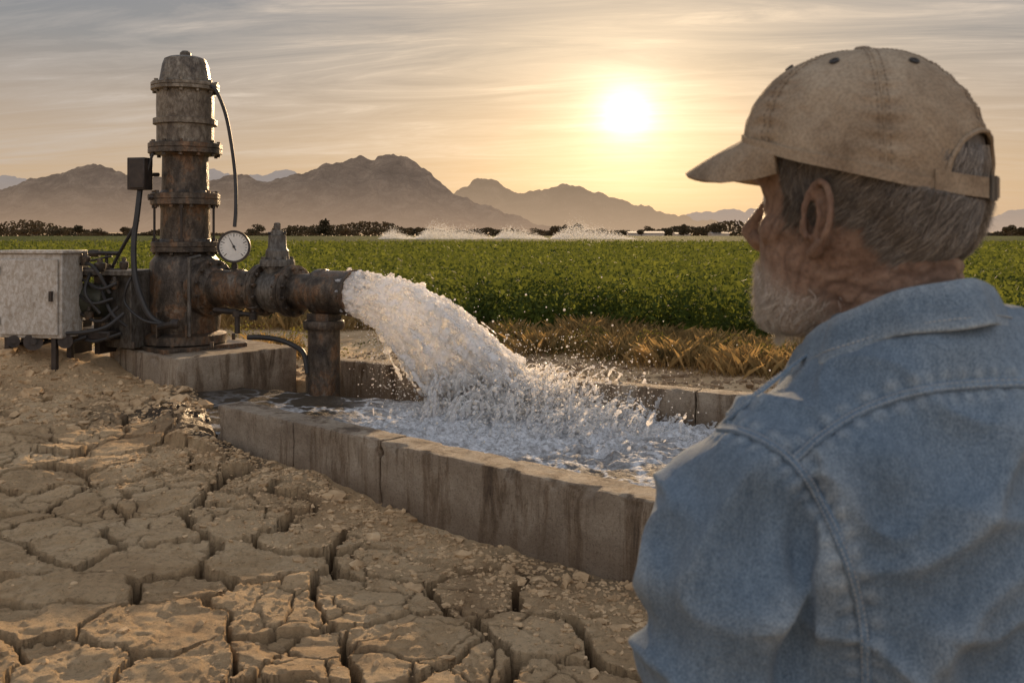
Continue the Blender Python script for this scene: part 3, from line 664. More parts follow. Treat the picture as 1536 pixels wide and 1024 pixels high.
link('crop_canopy',fast('canopy',np.stack([XX.ravel(),YY.ravel(),Z],1),np.stack([a,a+1,a+nx+1,a+nx],1)),m,None,'far reach of the flat green crop field running to the tree line','crop','', 'stuff')
def blades(x,y,h,wd,name,label,mat=M_straw,lean=.5,z0=None):
    n=len(x); z=gz(x,y) if z0 is None else z0; a=rng.uniform(0,6.28,n); l=rng.normal(0,lean,(n,2))*h[:,None]
    dx=np.cos(a)*wd;dy=np.sin(a)*wd; o=np.stack([x,y,z],1)
    V=np.stack([o-np.stack([dx,dy,dx*0],1),o+np.stack([dx,dy,dx*0],1),o+np.stack([l[:,0]*.35+dx*.6,l[:,1]*.35+dy*.6,h*.6],1),o+np.stack([l[:,0],l[:,1],h],1)],1).reshape(-1,3)
    link(name,fast(name,V,np.arange(4*n).reshape(-1,4),False),mat,None,label,'grass','', 'stuff')
n=30000; x=rng.uniform(-7,8,n); y=edgeY(x)+rng.normal(-.3,.35,n)+1.4*(fbm(x*.8,x*0,3,3)-.5)
k=vn(x*1.3,y*1.3,3)+.3*rng.random(n)>.70; x=x[k];y=y[k]
blades(x,y,rng.uniform(.04,.30,len(x))*(.5+vn(x*2,y*2,7)),np.full(len(x),.0019),'dry_grass','dry straw coloured grass along the front edge of the crop',lean=.42)
n=7500; c_=np.array([[3.0,10.9],[1.4,11.6],[3.9,10.2],[-3.0,11.6],[.4,12.2],[2.2,11.2],[4.4,9.6],[2.6,10.5],[3.3,10.3],[1.9,11.0]]); w=rng.integers(0,len(c_),n); x=c_[w,0]+rng.normal(0,.42,n); y=c_[w,1]+rng.normal(0,.22,n)
blades(x,y,rng.uniform(.05,.36,n)*np.exp(-((x-c_[w,0])/.55)**2),np.full(n,.0020),'straw_tufts','pale straw tufts on the bare strip behind the basin',lean=.5)
n=7000; c_=np.array([[2.6,11.2],[1.0,12.0],[3.6,10.5],[-2.7,12.0],[-3.6,12.6],[0,12.7],[-5.2,13.0],[4.2,10.2],[1.7,11.5],[3.1,10.7],[-1.4,13.2]]); w=rng.integers(0,len(c_),n); x=c_[w,0]+rng.normal(0,.34,n); y=c_[w,1]+rng.normal(0,.2,n)
V,q=leaves(np.stack([x,y,gz(x,y)+rng.uniform(.02,.38,n)*np.exp(-((x-c_[w,0])/.45)**2)],1),rng.uniform(.02,.055,n),rng.uniform(.01,.03,n),.5)
link('weeds',fast('weeds',V,q,False),M_weed,None,'straggly green brown weeds between the basin and the crop','weeds','', 'stuff')
# ------------------------------------------------------------ far trees, sheds, spray
def tree(px,hpx,wpx,Y,base,label,group=None,name='far_tree'):
    x=(px-768)/F*Y; s=Y/F; h=hpx*s; w=wpx*s/2
    t=thing(name,(x,Y,0),label,'tree',group); mb=MB()
    mb.tube([(x,Y,-.1),(x+.1*w,Y,h*.3),(x,Y,h*.6)],[h*.05,h*.035,h*.015],6)
    for k in range(4):
        a=random.uniform(0,6.28); mb.tube([(x+.05*w,Y,h*.25),(x+math.cos(a)*w*.6,Y+math.sin(a)*w*.6,h*.65)],[h*.02,h*.008],5)
    mb.build('trunk',M_trunk,t)
    n=600; lob=rng.normal(0,1,(9,3)); lob/=np.linalg.norm(lob,axis=1,keepdims=True); lob*=rng.uniform(.3,.75,(9,1)); w_=rng.integers(0,9,n)
    q=rng.normal(0,1,(n,3)); q/=np.linalg.norm(q,axis=1,keepdims=True); q*=rng.uniform(.2,1,(n,1))**.5*.42; q=q+lob[w_]
    P=np.stack([x+q[:,0]*w,Y+q[:,1]*w,h*(.56+q[:,2]*.40)],1); P[:,2]=np.maximum(P[:,2],.1)
    V,f=leaves(P,np.full(n,h*.13),np.full(n,h*.1),0); link('crown',fast('crown',V,f,False),M_tree,t)
tree(485,29,34,250,0,'rounded dark tree standing taller than the far tree line left of centre')
tree(848,22,22,262,0,'bushy dark tree right of the white spray plumes')
for k in range(70):
    px=random.choice([random.uniform(-20,200),random.uniform(380,610),random.uniform(820,1010),random.uniform(1010,1110),random.uniform(1480,1600),random.uniform(100,330),random.uniform(600,830)])
    tree(px,random.uniform(8,22)*(.7 if 600<px<830 else 1),random.uniform(14,38),random.uniform(262,330),0,'low dark tree in the distant line at the foot of the mountains','trees in the distant line')
n=22000; x=rng.uniform(-300,300,n); y=rng.uniform(335,350,n); hh=.8+5.0*np.clip(fbm(x*.04,y*0,3,4)-.36,0,1)*2; P=np.stack([x,y,hh*rng.uniform(0,1,n)],1)
V,f=leaves(P,np.full(n,1.3),np.full(n,.9),0); link('far_scrub',fast('scrub',V,f,False),M_tree,None,'continuous low scrub hedge below the distant mountains','scrub','', 'stuff')
M_shed=simple('pale_sheet',[(.3,(.36,.34,.31)),(.7,(.50,.47,.43))],.5,.8,0,5,.1,spec=.1)
for (px,wd,hh,Y,lab) in ((968,52,9,285,'long low white shed behind the right end of the spray'),(1022,22,7,290,'small pale shed near the distant mountains right of centre'),(1078,26,8,280,'white roofed shed just left of the man in the distance')):
    x=(px-768)/F*Y; w_=wd/F*Y; h_=hh/F*Y; t=thing('farm_shed',(x,Y,0),lab,'shed')
    mb=MB(); mb.box((x,Y,h_*.35),(w_,6,h_*.7)); mb.build('wall',M_shed,t)
    mb=MB(); v=[(x-w_*.52,Y-3.4,h_*.7),(x+w_*.52,Y-3.4,h_*.7),(x+w_*.52,Y,h_),(x-w_*.52,Y,h_),(x-w_*.52,Y+3.4,h_*.7),(x+w_*.52,Y+3.4,h_*.7)]; mb.add(v,[(0,1,2,3),(3,2,5,4),(0,3,4),(1,5,2),(0,4,5,1)]); mb.build('roof',M_shed,t)
m,nt,b=newmat('spray_mist'); tl=nd(nt,'ShaderNodeBsdfTranslucent'); tl.inputs[0].default_value=(.97,.94,.88,1); df=nd(nt,'ShaderNodeBsdfDiffuse'); df.inputs[0].default_value=(.97,.95,.92,1)
ms=nd(nt,'ShaderNodeMixShader'); ms.inputs[0].default_value=.5; nt.links.new(df.outputs[0],ms.inputs[1]); nt.links.new(tl.outputs[0],ms.inputs[2])
tp=nd(nt,'ShaderNodeBsdfTransparent'); mm=nd(nt,'ShaderNodeMixShader'); mm.inputs[0].default_value=.5; nt.links.new(tp.outputs[0],mm.inputs[1]); nt.links.new(ms.outputs[0],mm.inputs[2]); nt.links.new(mm.outputs[0],nt.nodes['Material Output'].inputs[0]); M_mist=m
for px,wd,hh,lab in ((668,130,20,'widest white plume of sprinkler spray over the far field'),(770,84,16,'middle plume of sprinkler spray over the far field'),(872,130,20,'right hand plume of sprinkler spray before the white shed'),(590,56,13,'small faint sprinkler plume at the left of the others')):
    Y=150; x=(px-768)/F*Y; w_=wd/F*Y; h_=hh/F*Y; n=int(95*wd); t=rng.beta(1.2,1.9,n)*2-.7; t=np.clip(t,-1,1.3)
    top=np.where(t<0,np.maximum(1-(t/-.75)**2,0),np.maximum(1-np.abs(t/1.35)**1.2,0))*(.8+.4*vn(t*5,t*0,px)); P=np.stack([x+t*w_/2,Y+rng.normal(0,1.4,n),.40+h_*top*np.abs(rng.normal(0,.50,n))],1)
    V,f=leaves(P,rng.uniform(.09,.24,n),rng.uniform(.07,.16,n),.1); link('sprinkler_plume',fast('plume',V,f,False),M_mist,None,lab,'spray')
# ------------------------------------------------------------ mountains
def mountain(name,prof,Y,depth,col,emis,emb,label,seed,rough=.22,e0=.88,e1=.55):
    prof=np.array(prof,float); x0,x1=prof[0,0],prof[-1,0]; nx,ny=int((x1-x0)/1.3),120
    px=np.linspace(x0,x1,nx); t=np.linspace(-1,1,ny); PXm,T=np.meshgrid(px,t)
    hpx=np.interp(PXm.ravel(),prof[:,0],HY-prof[:,1]); hpx=hpx+ (fbm(PXm.ravel()*.07,PXm.ravel()*0,seed,6)-.5)*13*ss(0,15,hpx)
    ym=Y+T.ravel()*depth; x=(PXm.ravel()-768)/F*Y; h=hpx/F*Y
    tt=np.abs(T.ravel()); wx=x/Y*22; wy=ym/Y*14
    rid=1-np.abs(2*fbm(wx*1.2+seed,wy*1.0+.5*wx,seed,6)-1)
    fall=(1-tt)**1.15
    z=h*fall*(1-rough*3.2*(1-rid)*ss(.0,.35,tt)*1.4)
    z=np.maximum(z,0)+H*fall*(h>0)-12*ss(.9,1,tt)
    i,j=np.meshgrid(np.arange(nx-1),np.arange(ny-1)); a=(j*nx+i).ravel()
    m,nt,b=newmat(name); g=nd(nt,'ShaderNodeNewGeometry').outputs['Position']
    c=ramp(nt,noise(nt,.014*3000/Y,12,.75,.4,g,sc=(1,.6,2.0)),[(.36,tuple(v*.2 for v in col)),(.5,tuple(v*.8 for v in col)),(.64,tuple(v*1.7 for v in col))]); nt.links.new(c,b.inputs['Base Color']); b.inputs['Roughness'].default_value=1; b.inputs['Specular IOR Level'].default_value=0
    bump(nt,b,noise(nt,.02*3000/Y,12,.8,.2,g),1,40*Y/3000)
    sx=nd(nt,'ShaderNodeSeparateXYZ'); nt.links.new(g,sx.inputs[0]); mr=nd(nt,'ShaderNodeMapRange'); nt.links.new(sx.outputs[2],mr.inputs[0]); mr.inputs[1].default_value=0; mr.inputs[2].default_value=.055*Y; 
    em=mixc(nt,mr.outputs[0],emb,emis); e=nd(nt,'ShaderNodeEmission'); nt.links.new(em,e.inputs[0])  # aerial haze painted as emission, strongest low on the slopes
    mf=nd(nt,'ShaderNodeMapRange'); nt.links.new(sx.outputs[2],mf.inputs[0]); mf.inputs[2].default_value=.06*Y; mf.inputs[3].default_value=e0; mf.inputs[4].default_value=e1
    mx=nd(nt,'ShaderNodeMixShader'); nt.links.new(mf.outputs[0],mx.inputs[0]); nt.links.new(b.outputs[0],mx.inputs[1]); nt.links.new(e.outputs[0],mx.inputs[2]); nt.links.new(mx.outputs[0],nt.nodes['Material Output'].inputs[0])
    link(name,fast(name,np.stack([x,ym,z],1),np.stack([a,a+1,a+nx+1,a+nx],1)),m,None,label,'mountains',None,'structure')
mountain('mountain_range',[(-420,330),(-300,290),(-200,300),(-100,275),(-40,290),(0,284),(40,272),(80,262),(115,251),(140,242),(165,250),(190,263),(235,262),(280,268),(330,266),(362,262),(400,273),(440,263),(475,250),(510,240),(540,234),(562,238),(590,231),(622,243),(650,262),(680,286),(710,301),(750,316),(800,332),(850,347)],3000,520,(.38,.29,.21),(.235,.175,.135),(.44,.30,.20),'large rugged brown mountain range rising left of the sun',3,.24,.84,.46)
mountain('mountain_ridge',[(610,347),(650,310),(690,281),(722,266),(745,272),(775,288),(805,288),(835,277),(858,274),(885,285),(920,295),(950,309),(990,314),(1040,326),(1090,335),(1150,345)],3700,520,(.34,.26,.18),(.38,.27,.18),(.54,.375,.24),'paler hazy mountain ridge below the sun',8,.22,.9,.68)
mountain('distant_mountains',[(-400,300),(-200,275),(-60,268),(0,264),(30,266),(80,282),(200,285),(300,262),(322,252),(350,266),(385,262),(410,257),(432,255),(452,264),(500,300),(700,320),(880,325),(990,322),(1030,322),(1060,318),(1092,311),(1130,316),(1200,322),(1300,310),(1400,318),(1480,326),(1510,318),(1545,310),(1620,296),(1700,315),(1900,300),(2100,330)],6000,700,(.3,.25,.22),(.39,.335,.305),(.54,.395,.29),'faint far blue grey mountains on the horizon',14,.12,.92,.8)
# ------------------------------------------------------------ PERSON
per=thing('person',(.36,.84,0),'man in a beige cap and faded blue denim shirt seen from behind, watching the pump','person')
hF=np.array([-math.cos(R(45)),math.sin(R(45)),0]); hL=np.array([-hF[1],hF[0],0]); hO=np.array([.32,.86,1.6])
def hd(p):
    p=np.atleast_2d(np.array(p,float)); return hO+p[:,:1]*hF+p[:,1:2]*hL+p[:,2:]*np.array([0,0,1.])
bF=np.array([-.35,.937,0]); bL=np.array([-.937,-.35,0]); bO=np.array([.36,.838,0])
def bd(p):
    p=np.atleast_2d(np.array(p,float)); return bO+p[:,:1]*bF+p[:,1:2]*bL+p[:,2:]*np.array([0,0,1.])
HR=np.array([(-.100,.048,.078,.014),(-.094,.024,.088,.032),(-.084,.002,.094,.043),(-.068,-.030,.094,.052),(-.045,-.058,.094,.058),(-.02,-.080,.093,.063),(.0,-.090,.092,.067),(.03,-.099,.086,.071),(.06,-.104,.095,.076),(.09,-.101,.094,.075),(.115,-.088,.078,.064),(.135,-.064,.056,.047),(.148,-.035,.03,.026)])
def rimz(t): return .058+.030*np.cos(t)
def hsurf(th,z,off=0):
    b=np.interp(z,HR[:,0],HR[:,1]);f=np.interp(z,HR[:,0],HR[:,2]);w=np.interp(z,HR[:,0],HR[:,3])
    xc=(b+f)/2;a=(f-b)/2; e=2/2.25; c,s=np.cos(th),np.sin(th)
    return np.stack([xc+(a+off)*np.sign(c)*np.abs(c)**e,(w+off)*np.sign(s)*np.abs(s)**e,z+0*th],-1)
th=np.linspace(0,2*math.pi,56,endpoint=False)
zz=np.linspace(-.100,.148,60)
head=loft([hd(hsurf(th,np.full(56,z_))) for z_ in zz])
def hch(P,r): return chain(hd(P),r)
body=[head]
body.append(hch([(-.028,0,-.0),(-.035,0,-.06),(-.045,0,-.13),(-.05,0,-.18)],[.060,.058,.062,.075]))
body.append(hch([(.0,0,-.05),(-.02,0,-.13)],[.043,.05]))
for s in(-1,1): body.append(hch([(-.035,s*.038,-.04),(-.03,s*.040,-.08),(.0,s*.03,-.14)],[.018,.021,.024]))
body.append(hch([(.083,0,.040),(.096,0,.020),(.1125,0,.001),(.103,0,-.011)],[.008,.0090,.0098,.009]))
for s in(-1,1):
    body.append(hch([(.100,s*.009,-.006),(.090,s*.013,-.009)],[.0075,.007]))
    body.append(hch([(.090,s*.012,.055),(.083,s*.036,.054),(.066,s*.054,.050)],[.008,.008,.007]))
    body.append(hch([(.060,s*.042,.002),(.040,s*.052,.006)],[.018,.016]))
    ex,ey,ez=.006,s*.0745,.012
    hx=[];n_e=20
    for q in np.linspace(0,1,n_e):
        a_=R(-75)+q*R(300)
        xx=ex-.0170*math.cos(a_)*(1.0 if math.cos(a_)>0 else .75)-.002; zz_=ez+.0285*math.sin(a_)+.003
        hx.append((xx-.0035+.10*(zz_-ez)*-1,ey+s*(.006+.011*max(0,math.cos(a_*.9))),zz_))
    body.append(hch(hx,[.0046]+[.0037]*(n_e-2)+[.0034]))
    body.append(hch([(ex+.003,ey-s*.002,ez-.031),(ex-.004,ey+s*.005,ez-.028)],[.0066,.0062]))
    body.append(hch([(ex-.005,ey+s*.0075,ez-.016),(ex-.0095,ey+s*.0100,ez+.0),(ex-.007,ey+s*.0085,ez+.013)],[.0028,.0029,.0026]))
    body.append(hch([(ex-.003,ey-s*.006,ez-.020),(ex-.009,ey-s*.003,ez+.0),(ex-.008,ey-s*.003,ez+.019)],[.0082,.0088,.0080]))
    body.append(hch([(ex+.011,ey-s*.002,ez-.012),(ex+.011,ey-s*.001,ez-.004)],[.0050,.0050]))
body.append(hch([(.090,-.02,-.043),(.095,0,-.042),(.090,.02,-.043)],[.006,.0075,.006])); body.append(hch([(.088,-.015,-.054),(.093,0,-.053),(.088,.015,-.054)],[.006,.0075,.006]))
body.append(hch([(.076,-.011,-.083),(.076,.011,-.083)],[.017,.017]))
def ell(z_,cx,d,w,n=56,e=2.3):
    a=np.linspace(0,2*math.pi,n,endpoint=False); c,s=np.cos(a),np.sin(a)
    return bd(np.stack([cx+d*np.sign(c)*np.abs(c)**(2/e),w*np.sign(s)*np.abs(s)**(2/e),np.full(n,z_)],1))
TR=np.array([(.84,.0,.115,.165),(.95,.0,.115,.16),(1.1,.0,.115,.165),(1.25,0,.12,.175),(1.36,-.005,.105,.165),(1.42,-.01,.085,.14),(1.47,-.012,.062,.09),(1.50,-.01,.05,.06)])
def rings(T,n=36):
    z_=np.linspace(T[0,0],T[-1,0],n); return [ell(q,*[np.interp(q,T[:,0],T[:,k]) for k in(1,2,3)]) for q in z_]
body.append(loft(rings(TR)))
def bch(P,r): return chain(bd(P),r)
for s in(-1,1):
    body.append(bch([(0,s*.155,1.39),(-.015,s*.205,1.30),(-.02,s*.238,1.12),(.05,s*.262,.88)],[.048,.044,.035,.026]))
    body.append(bch([(0,s*.09,.88),(0,s*.10,.5),(-.02,s*.11,.09),(.08,s*.12,.045)],[.085,.06,.04,.035]))
    w0=np.array([.055,s*.265,.86])
    body.append(bch([w0,w0+[.012,0,-.04],w0+[.018,0,-.075]],[.022,.026,.024])); 
    body.append(bch([w0+[.03,0,-.045],w0+[.035,0,-.08]],[.019,.018])); body.append(bch([w0+[-.008,0,-.045],w0+[-.004,0,-.08]],[.018,.017]))
    for k,(fx,l) in enumerate(((.040,.070),(.021,.078),(.003,.073),(-.014,.058))):
        a=w0+np.array([fx,0,-.085]); body.append(bch([a,a+[.004,-s*.004,-l*.45],a+[.004,-s*.016,-l*.75],a+[.002,-s*.030,-l*.95]],[.0095,.009,.0082,.007]))
    a=w0+np.array([.030,-s*.008,-.03]); body.append(bch([a,a+[.028,-s*.010,-.030],a+[.034,-s*.014,-.062]],[.013,.011,.009]))
me=voxel(body,.0026,5,.5)
V=getv(me); Nn=getn(me); q=V-hO; lx,ly,lz=q@hF,q@hL,q[:,2]
nk=ss(.05,-.0,lx)*ss(-.015,-.04,lz)*ss(-.16,-.12,lz)
cre=0
for (o_,sl,am,wd,sd) in ((.050,.18,.0012,.0024,2),(.064,.25,.0014,.0026,6),(.078,.30,.0013,.0026,9),(.036,.12,.0009,.0022,12),(.058,-.1,.0008,.002,15),(.045,.5,.0008,.002,19)):
    cre=cre-am*np.exp(-(((lz+o_+sl*lx+.014*(vn(lx*70,ly*70,sd)-.5))/wd)**2))
d_=nk*cre
fc=ss(-.005,.02,lx)*ss(-.09,-.06,lz)*ss(.065,.04,lz)
ln=np.sin((lx*.9+lz*.45)*460+7*vn(lx*45,ly*45,lz*45)); d_+=fc*ss(.03,.05,np.abs(ly))*(-.0010)*np.clip(ln,0,1)**2
d_+=(lz>-.2)*.0013*(fbm(lx*100,ly*100,lz*100,4)-.5)
thh=np.arctan2(np.abs(ly),lx-.0)
bl=-.026-.032*ss(.2,1.25,thh); bea=ss(bl+.014,bl-.016,lz+.012*(vn(lx*120,ly*120,lz*120)-.5))*ss(1.75,1.15,thh)*ss(-.124,-.100,lz)
V=V+Nn*d_[:,None]; setv(me,V); setattr_(me,'beard',bea); setattr_(me,'crease',np.clip(-d_*420,0,.8)*(lz>-.2))
m,nt,b=newmat('weathered_skin'); g=nd(nt,'ShaderNodeNewGeometry').outputs['Position']
c=ramp(nt,noise(nt,26,9,.7,.4,g),[(.32,(.19,.115,.078)),(.5,(.30,.195,.138)),(.68,(.385,.27,.20))])
c=mixc(nt,.75,c,ramp(nt,noise(nt,140,7,.8,.4,g),[(.36,(.50,.44,.40)),(.54,(1.08,1.06,1.05))]),'MULTIPLY')
c=mixc(nt,nd(nt,'ShaderNodeAttribute',attribute_name='crease').outputs['Fac'],c,(.10,.056,.038))
c=mixc(nt,mat_math(nt,'MULTIPLY',nd(nt,'ShaderNodeAttribute',attribute_name='beard').outputs['Fac'],.65),c,ramp(nt,noise(nt,500,3,.7,0,g),[(.35,(.24,.20,.165)),(.62,(.62,.57,.50))]))
nt.links.new(c,b.inputs['Base Color']); b.inputs['Roughness'].default_value=.48
b.inputs['Subsurface Weight'].default_value=.12; b.inputs['Subsurface Radius'].default_value=(.01,.004,.002); b.inputs['Subsurface Scale'].default_value=.4
bump(nt,b,noise(nt,120,10,.8,.8,g,sc=(1,1,1.8)),.9,.0035); M_skin=m
link('body',me,M_skin,per)
for s in(-1,1):
    v,f=sph(hd((.067,s*.031,.030)),.0125,IC3); link('eye',fast('eye',v,f),simple('eye_white',[(.3,(.5,.48,.45)),(.7,(.6,.58,.55))],5,.2,0,5,0),per)
# hair
def hair_low(thd):
    t=np.minimum(thd,360-thd)
    return np.where(t>93,.014-.048*ss(98,150,t),.016)
def hair_off(thd,z):
    t=np.minimum(thd,360-thd); lo=hair_low(thd); r_=rimz(np.radians(thd))
    full=.004+.0090*ss(88,135,t)
    up=.0030+0*t
    k=ss(-.002,.006,z-r_)
    return up*k+(1-k)*full*ss(-.004,.024,z-lo)**.7
nt_,nz_=260,60; thd=np.linspace(66,294,nt_); TT,QQ=np.meshgrid(thd,np.linspace(0,1,nz_)); lo=hair_low(TT); hi=rimz(np.radians(TT))+.045*ss(130,155,np.minimum(TT,360-TT))+.012; zz=hi+(lo-hi)*QQ
off=hair_off(TT,zz)-.0010+.0030*(fbm(TT*.5+zz*60,zz*45,5,4)-.5)*ss(1,.8,QQ)*(zz<rimz(np.radians(TT)))
P=hsurf(np.radians(TT.ravel()),zz.ravel(),off.ravel()); i,j=np.meshgrid(np.arange(nt_-1),np.arange(nz_-1)); a=(j*nt_+i).ravel()
m,nt,b=newmat('grey_hair'); g=nd(nt,'ShaderNodeNewGeometry'); nt.links.new(ramp(nt,g.outputs['Random Per Island'],[(0,(.055,.048,.041)),(.45,(.135,.118,.103)),(.8,(.27,.245,.215)),(1,(.44,.40,.35))]),b.inputs['Base Color']); b.inputs['Roughness'].default_value=.5; M_hair=m
hb=link('hair',fast('hair',hd(P),np.stack([a,a+1,a+nt_+1,a+nt_],1)),simple('hair_base',[(.35,(.050,.043,.037)),(.65,(.14,.124,.108))],60,.7,0,200,.8,.002,(1,1,.2)),per)
def strands(n,thf,zf_,Lf,name,mat,par,wd=.00045,offf=None,flare=.002,slant=.10):
    t0=thf(n); z0=zf_(n,t0); seg=4; L=Lf(n); P=[]; w=rng.normal(0,1,(n,3)); ro=rng.uniform(.35,1.08,n); cl=vn(t0*22,z0*60,3)-.5
    for k in range(seg+1):
        q=k/seg; tt=t0+(w[:,1]*.026+cl*.20)*q-slant*q*np.sign(t0-math.pi)*-1; zc=z0-L*q
        of=offf(np.degrees(tt),zc)*ro+q*q*np.abs(w[:,2])*flare
        P.append(hd(hsurf(tt,zc,of)))
    P=np.stack(P,1); side=np.cross(P[:,-1]-P[:,0],np.array([.3,-.9,.1])); side/=np.linalg.norm(side,axis=1,keepdims=True)+1e-9
    ww=np.array([1,1,.9,.6,.15])*wd
    A=P-side[:,None,:]*ww[None,:,None]; Bq=P+side[:,None,:]*ww[None,:,None]; V=np.stack([A,Bq],2).reshape(-1,3)
    base=(np.arange(n)*(seg+1)*2); q=[]
    for k in range(seg): q.append(np.stack([base+2*k,base+2*k+1,base+2*k+3,base+2*k+2],1))
    q=np.stack(q,1).reshape(-1,4); return linksub(name,fast(name,V,q),mat,par,per)
def hz(n,t):
    lo=hair_low(np.degrees(t)); hi=rimz(t)+.001; return lo+.002+(hi-lo)*rng.uniform(0,1,n)**.9
strands(26000,lambda n:np.radians(rng.uniform(94,266,n)),hz,lambda n:rng.uniform(.006,.016,n),'hair_strands',M_hair,hb,wd=.00019,offf=lambda t,z:hair_off(t,np.maximum(z,hair_low(t)+.006)),flare=.003)
strands(4000,lambda n:np.radians(rng.uniform(150,210,n)),lambda n,t:rimz(t)+rng.uniform(.006,.046,n),lambda n:rng.uniform(.012,.022,n),'crown_strands',M_hair,hb,wd=.0003,offf=lambda t,z:np.full(len(z),.0045),flare=.001)
strands(4000,lambda n:np.radians(np.where(rng.random(n)<.5,rng.uniform(66,94,n),rng.uniform(266,294,n))),lambda n,t:rimz(t)-rng.uniform(0,.056,n),lambda n:rng.uniform(.006,.018,n),'sideburn_strands',M_hair,hb,wd=.00022,offf=lambda t,z:np.full(len(z),.003),slant=.03)
m,nt,b=newmat('white_beard'); b.inputs['Roughness'].default_value=.5; g=nd(nt,'ShaderNodeNewGeometry'); nt.links.new(ramp(nt,g.outputs['Random Per Island'],[(0,(.28,.24,.20)),(.5,(.58,.53,.47)),(1,(.85,.81,.74))]),b.inputs['Base Color'])
def bz(n,t):
    lim=-.028-.030*ss(.25,1.3,np.minimum(t,2*math.pi-t))
    return lim-np.abs(rng.uniform(0,1,n))*(lim+.100)+rng.normal(0,.004,n)
brd=strands(9500,lambda n:np.radians(np.where(rng.random(n)<.5,np.abs(rng.normal(0,46,n)),360-np.abs(rng.normal(0,46,n)))),bz,lambda n:rng.uniform(.003,.0085,n),'beard',m,per,wd=.00016,offf=lambda t,z:np.full(len(z),.0038),flare=.003,slant=-.02)
# cap
M_cap,nt,b=newmat('khaki_canvas'); g=nd(nt,'ShaderNodeNewGeometry').outputs['Position']
c=ramp(nt,noise(nt,13,9,.68,.5,g),[(.3,(.17,.125,.085)),(.48,(.31,.245,.175)),(.62,(.39,.32,.235)),(.75,(.45,.375,.285))]); wv=ramp(nt,noise(nt,420,2,.5,0,g),[(.35,(.78,.78,.78)),(.6,(1.05,1.05,1.05))])
nt.links.new(mixc(nt,1.0,c,wv,'MULTIPLY'),b.inputs['Base Color']); b.inputs['Roughness'].default_value=.9; b.inputs['Specular IOR Level'].default_value=.15; bump(nt,b,noise(nt,260,6,.7,0,g),.6,.0015)
M_capd=simple('dark_thread',[(.3,(.16,.12,.085)),(.7,(.24,.19,.14))],50,.9,0,100,.2,.001)
def crown(t,q,off=0):
    a=q*math.pi/2; e=2/2.3; r_=np.cos(a)**e; h=np.sin(a)**e; zr=rimz(t)
    top=.166
    pinch=1-.012*np.exp(-((((np.degrees(t)+30)%60)-30)/3.0)**2)*np.cos(a)
    wob=.0070*(fbm(np.cos(t)*2.5+3,np.sin(t)*2.5+3,q*3,4)-.5)*2+.0014*np.sin(q*70+4*vn(t*3,q*3,2))*np.exp(-((((np.degrees(t)+30)%60)-30)/9.0)**2)
    x=-.002+(.110*pinch+off+wob)*np.sign(np.cos(t))*np.abs(np.cos(t))**.97*r_; y=(.090*pinch+off+wob)*np.sin(t)*r_
    z=zr+(top-zr)*h+off*h
    return np.stack([x,y,z],-1)
nt2,nq=300,90; tg=np.linspace(0,2*math.pi,nt2,endpoint=False); qg=np.linspace(0,.995,nq); Tg,Qg=np.meshgrid(tg,qg)
P=crown(Tg.ravel(),Qg.ravel()); i,j=np.meshgrid(np.arange(nt2),np.arange(nq-1)); i2=(i+1)%nt2
q=np.stack([(j*nt2+i).ravel(),(j*nt2+i2).ravel(),((j+1)*nt2+i2).ravel(),((j+1)*nt2+i).ravel()],1)
OW=32; OQ=.235
dt=np.abs(np.degrees(tg[i.ravel()])-180); open_=(dt<OW)&(qg[j.ravel()]<OQ*np.sqrt(np.clip(1-(dt/OW)**2,0,1)))
q=q[~open_]; cap=link('cap',fast('cap',hd(P),q),M_cap,per)
sm=cap.modifiers.new('s','SOLIDIFY'); sm.thickness=.0022; sm.offset=-1
def capsub(name,mb,mat): return linksub(name,mb.mesh(name),mat,cap,per)
for kk in range(6):
    t_=R(60*kk); qs=np.linspace(0.02 if kk!=3 else OQ+.02,.97,30)
    mb=MB(); mb.tube([Vector(hd(crown(np.array([t_]),np.array([q_]),.0000))[0]) for q_ in qs],.0012,6); capsub('panel_seam',mb,M_cap)
    mb=MB()
    for dd in(-2.4,2.4):
        for q_ in qs[:-2]:
            t2=t_+R(dd)/max(.25,math.cos(q_*math.pi/2)); p0=hd(crown(np.array([t2]),np.array([q_]),.0007))[0]; p1=hd(crown(np.array([t2]),np.array([q_+.016]),.0007))[0]; mb.tube([Vector(p0),Vector(p1)],.0004,4)
    capsub('stitching',mb,M_capd)
    te=R(60*kk+30); p=hd(crown(np.array([te]),np.array([.62]),.001))[0]; p2=hd(crown(np.array([te]),np.array([.62]),.01))[0]; n_=Vector(p2-p)
    mb=MB(); d__,u_,v_=frame(n_); mb.tube([Vector(p)+(u_*math.cos(a)+v_*math.sin(a))*.0034 for a in np.linspace(0,2*math.pi,15)],.0012,6); mb.lathe(Vector(p)-d__*.001,d__,[(0,.003),(.0012,.0028)],12); capsub('eyelet',mb,M_rubber)
mb=MB(); p=Vector(hd((-.003,0,.165))[0]); mb.lathe(p,(0,0,1),[(-.001,.0085),(.002,.0085),(.0045,.0065),(.0055,.002)],20); capsub('button',mb,M_capd)
mb=MB(); pts=[]
for dd in np.linspace(-OW,OW,41):
    q_=OQ*math.sqrt(max(0,1-(dd/OW)**2)); pts.append(Vector(hd(crown(np.array([R(180+dd)]),np.array([q_]),.0006))[0]))
mb.tube(pts,.0022,6); capsub('opening_trim',mb,M_cap)
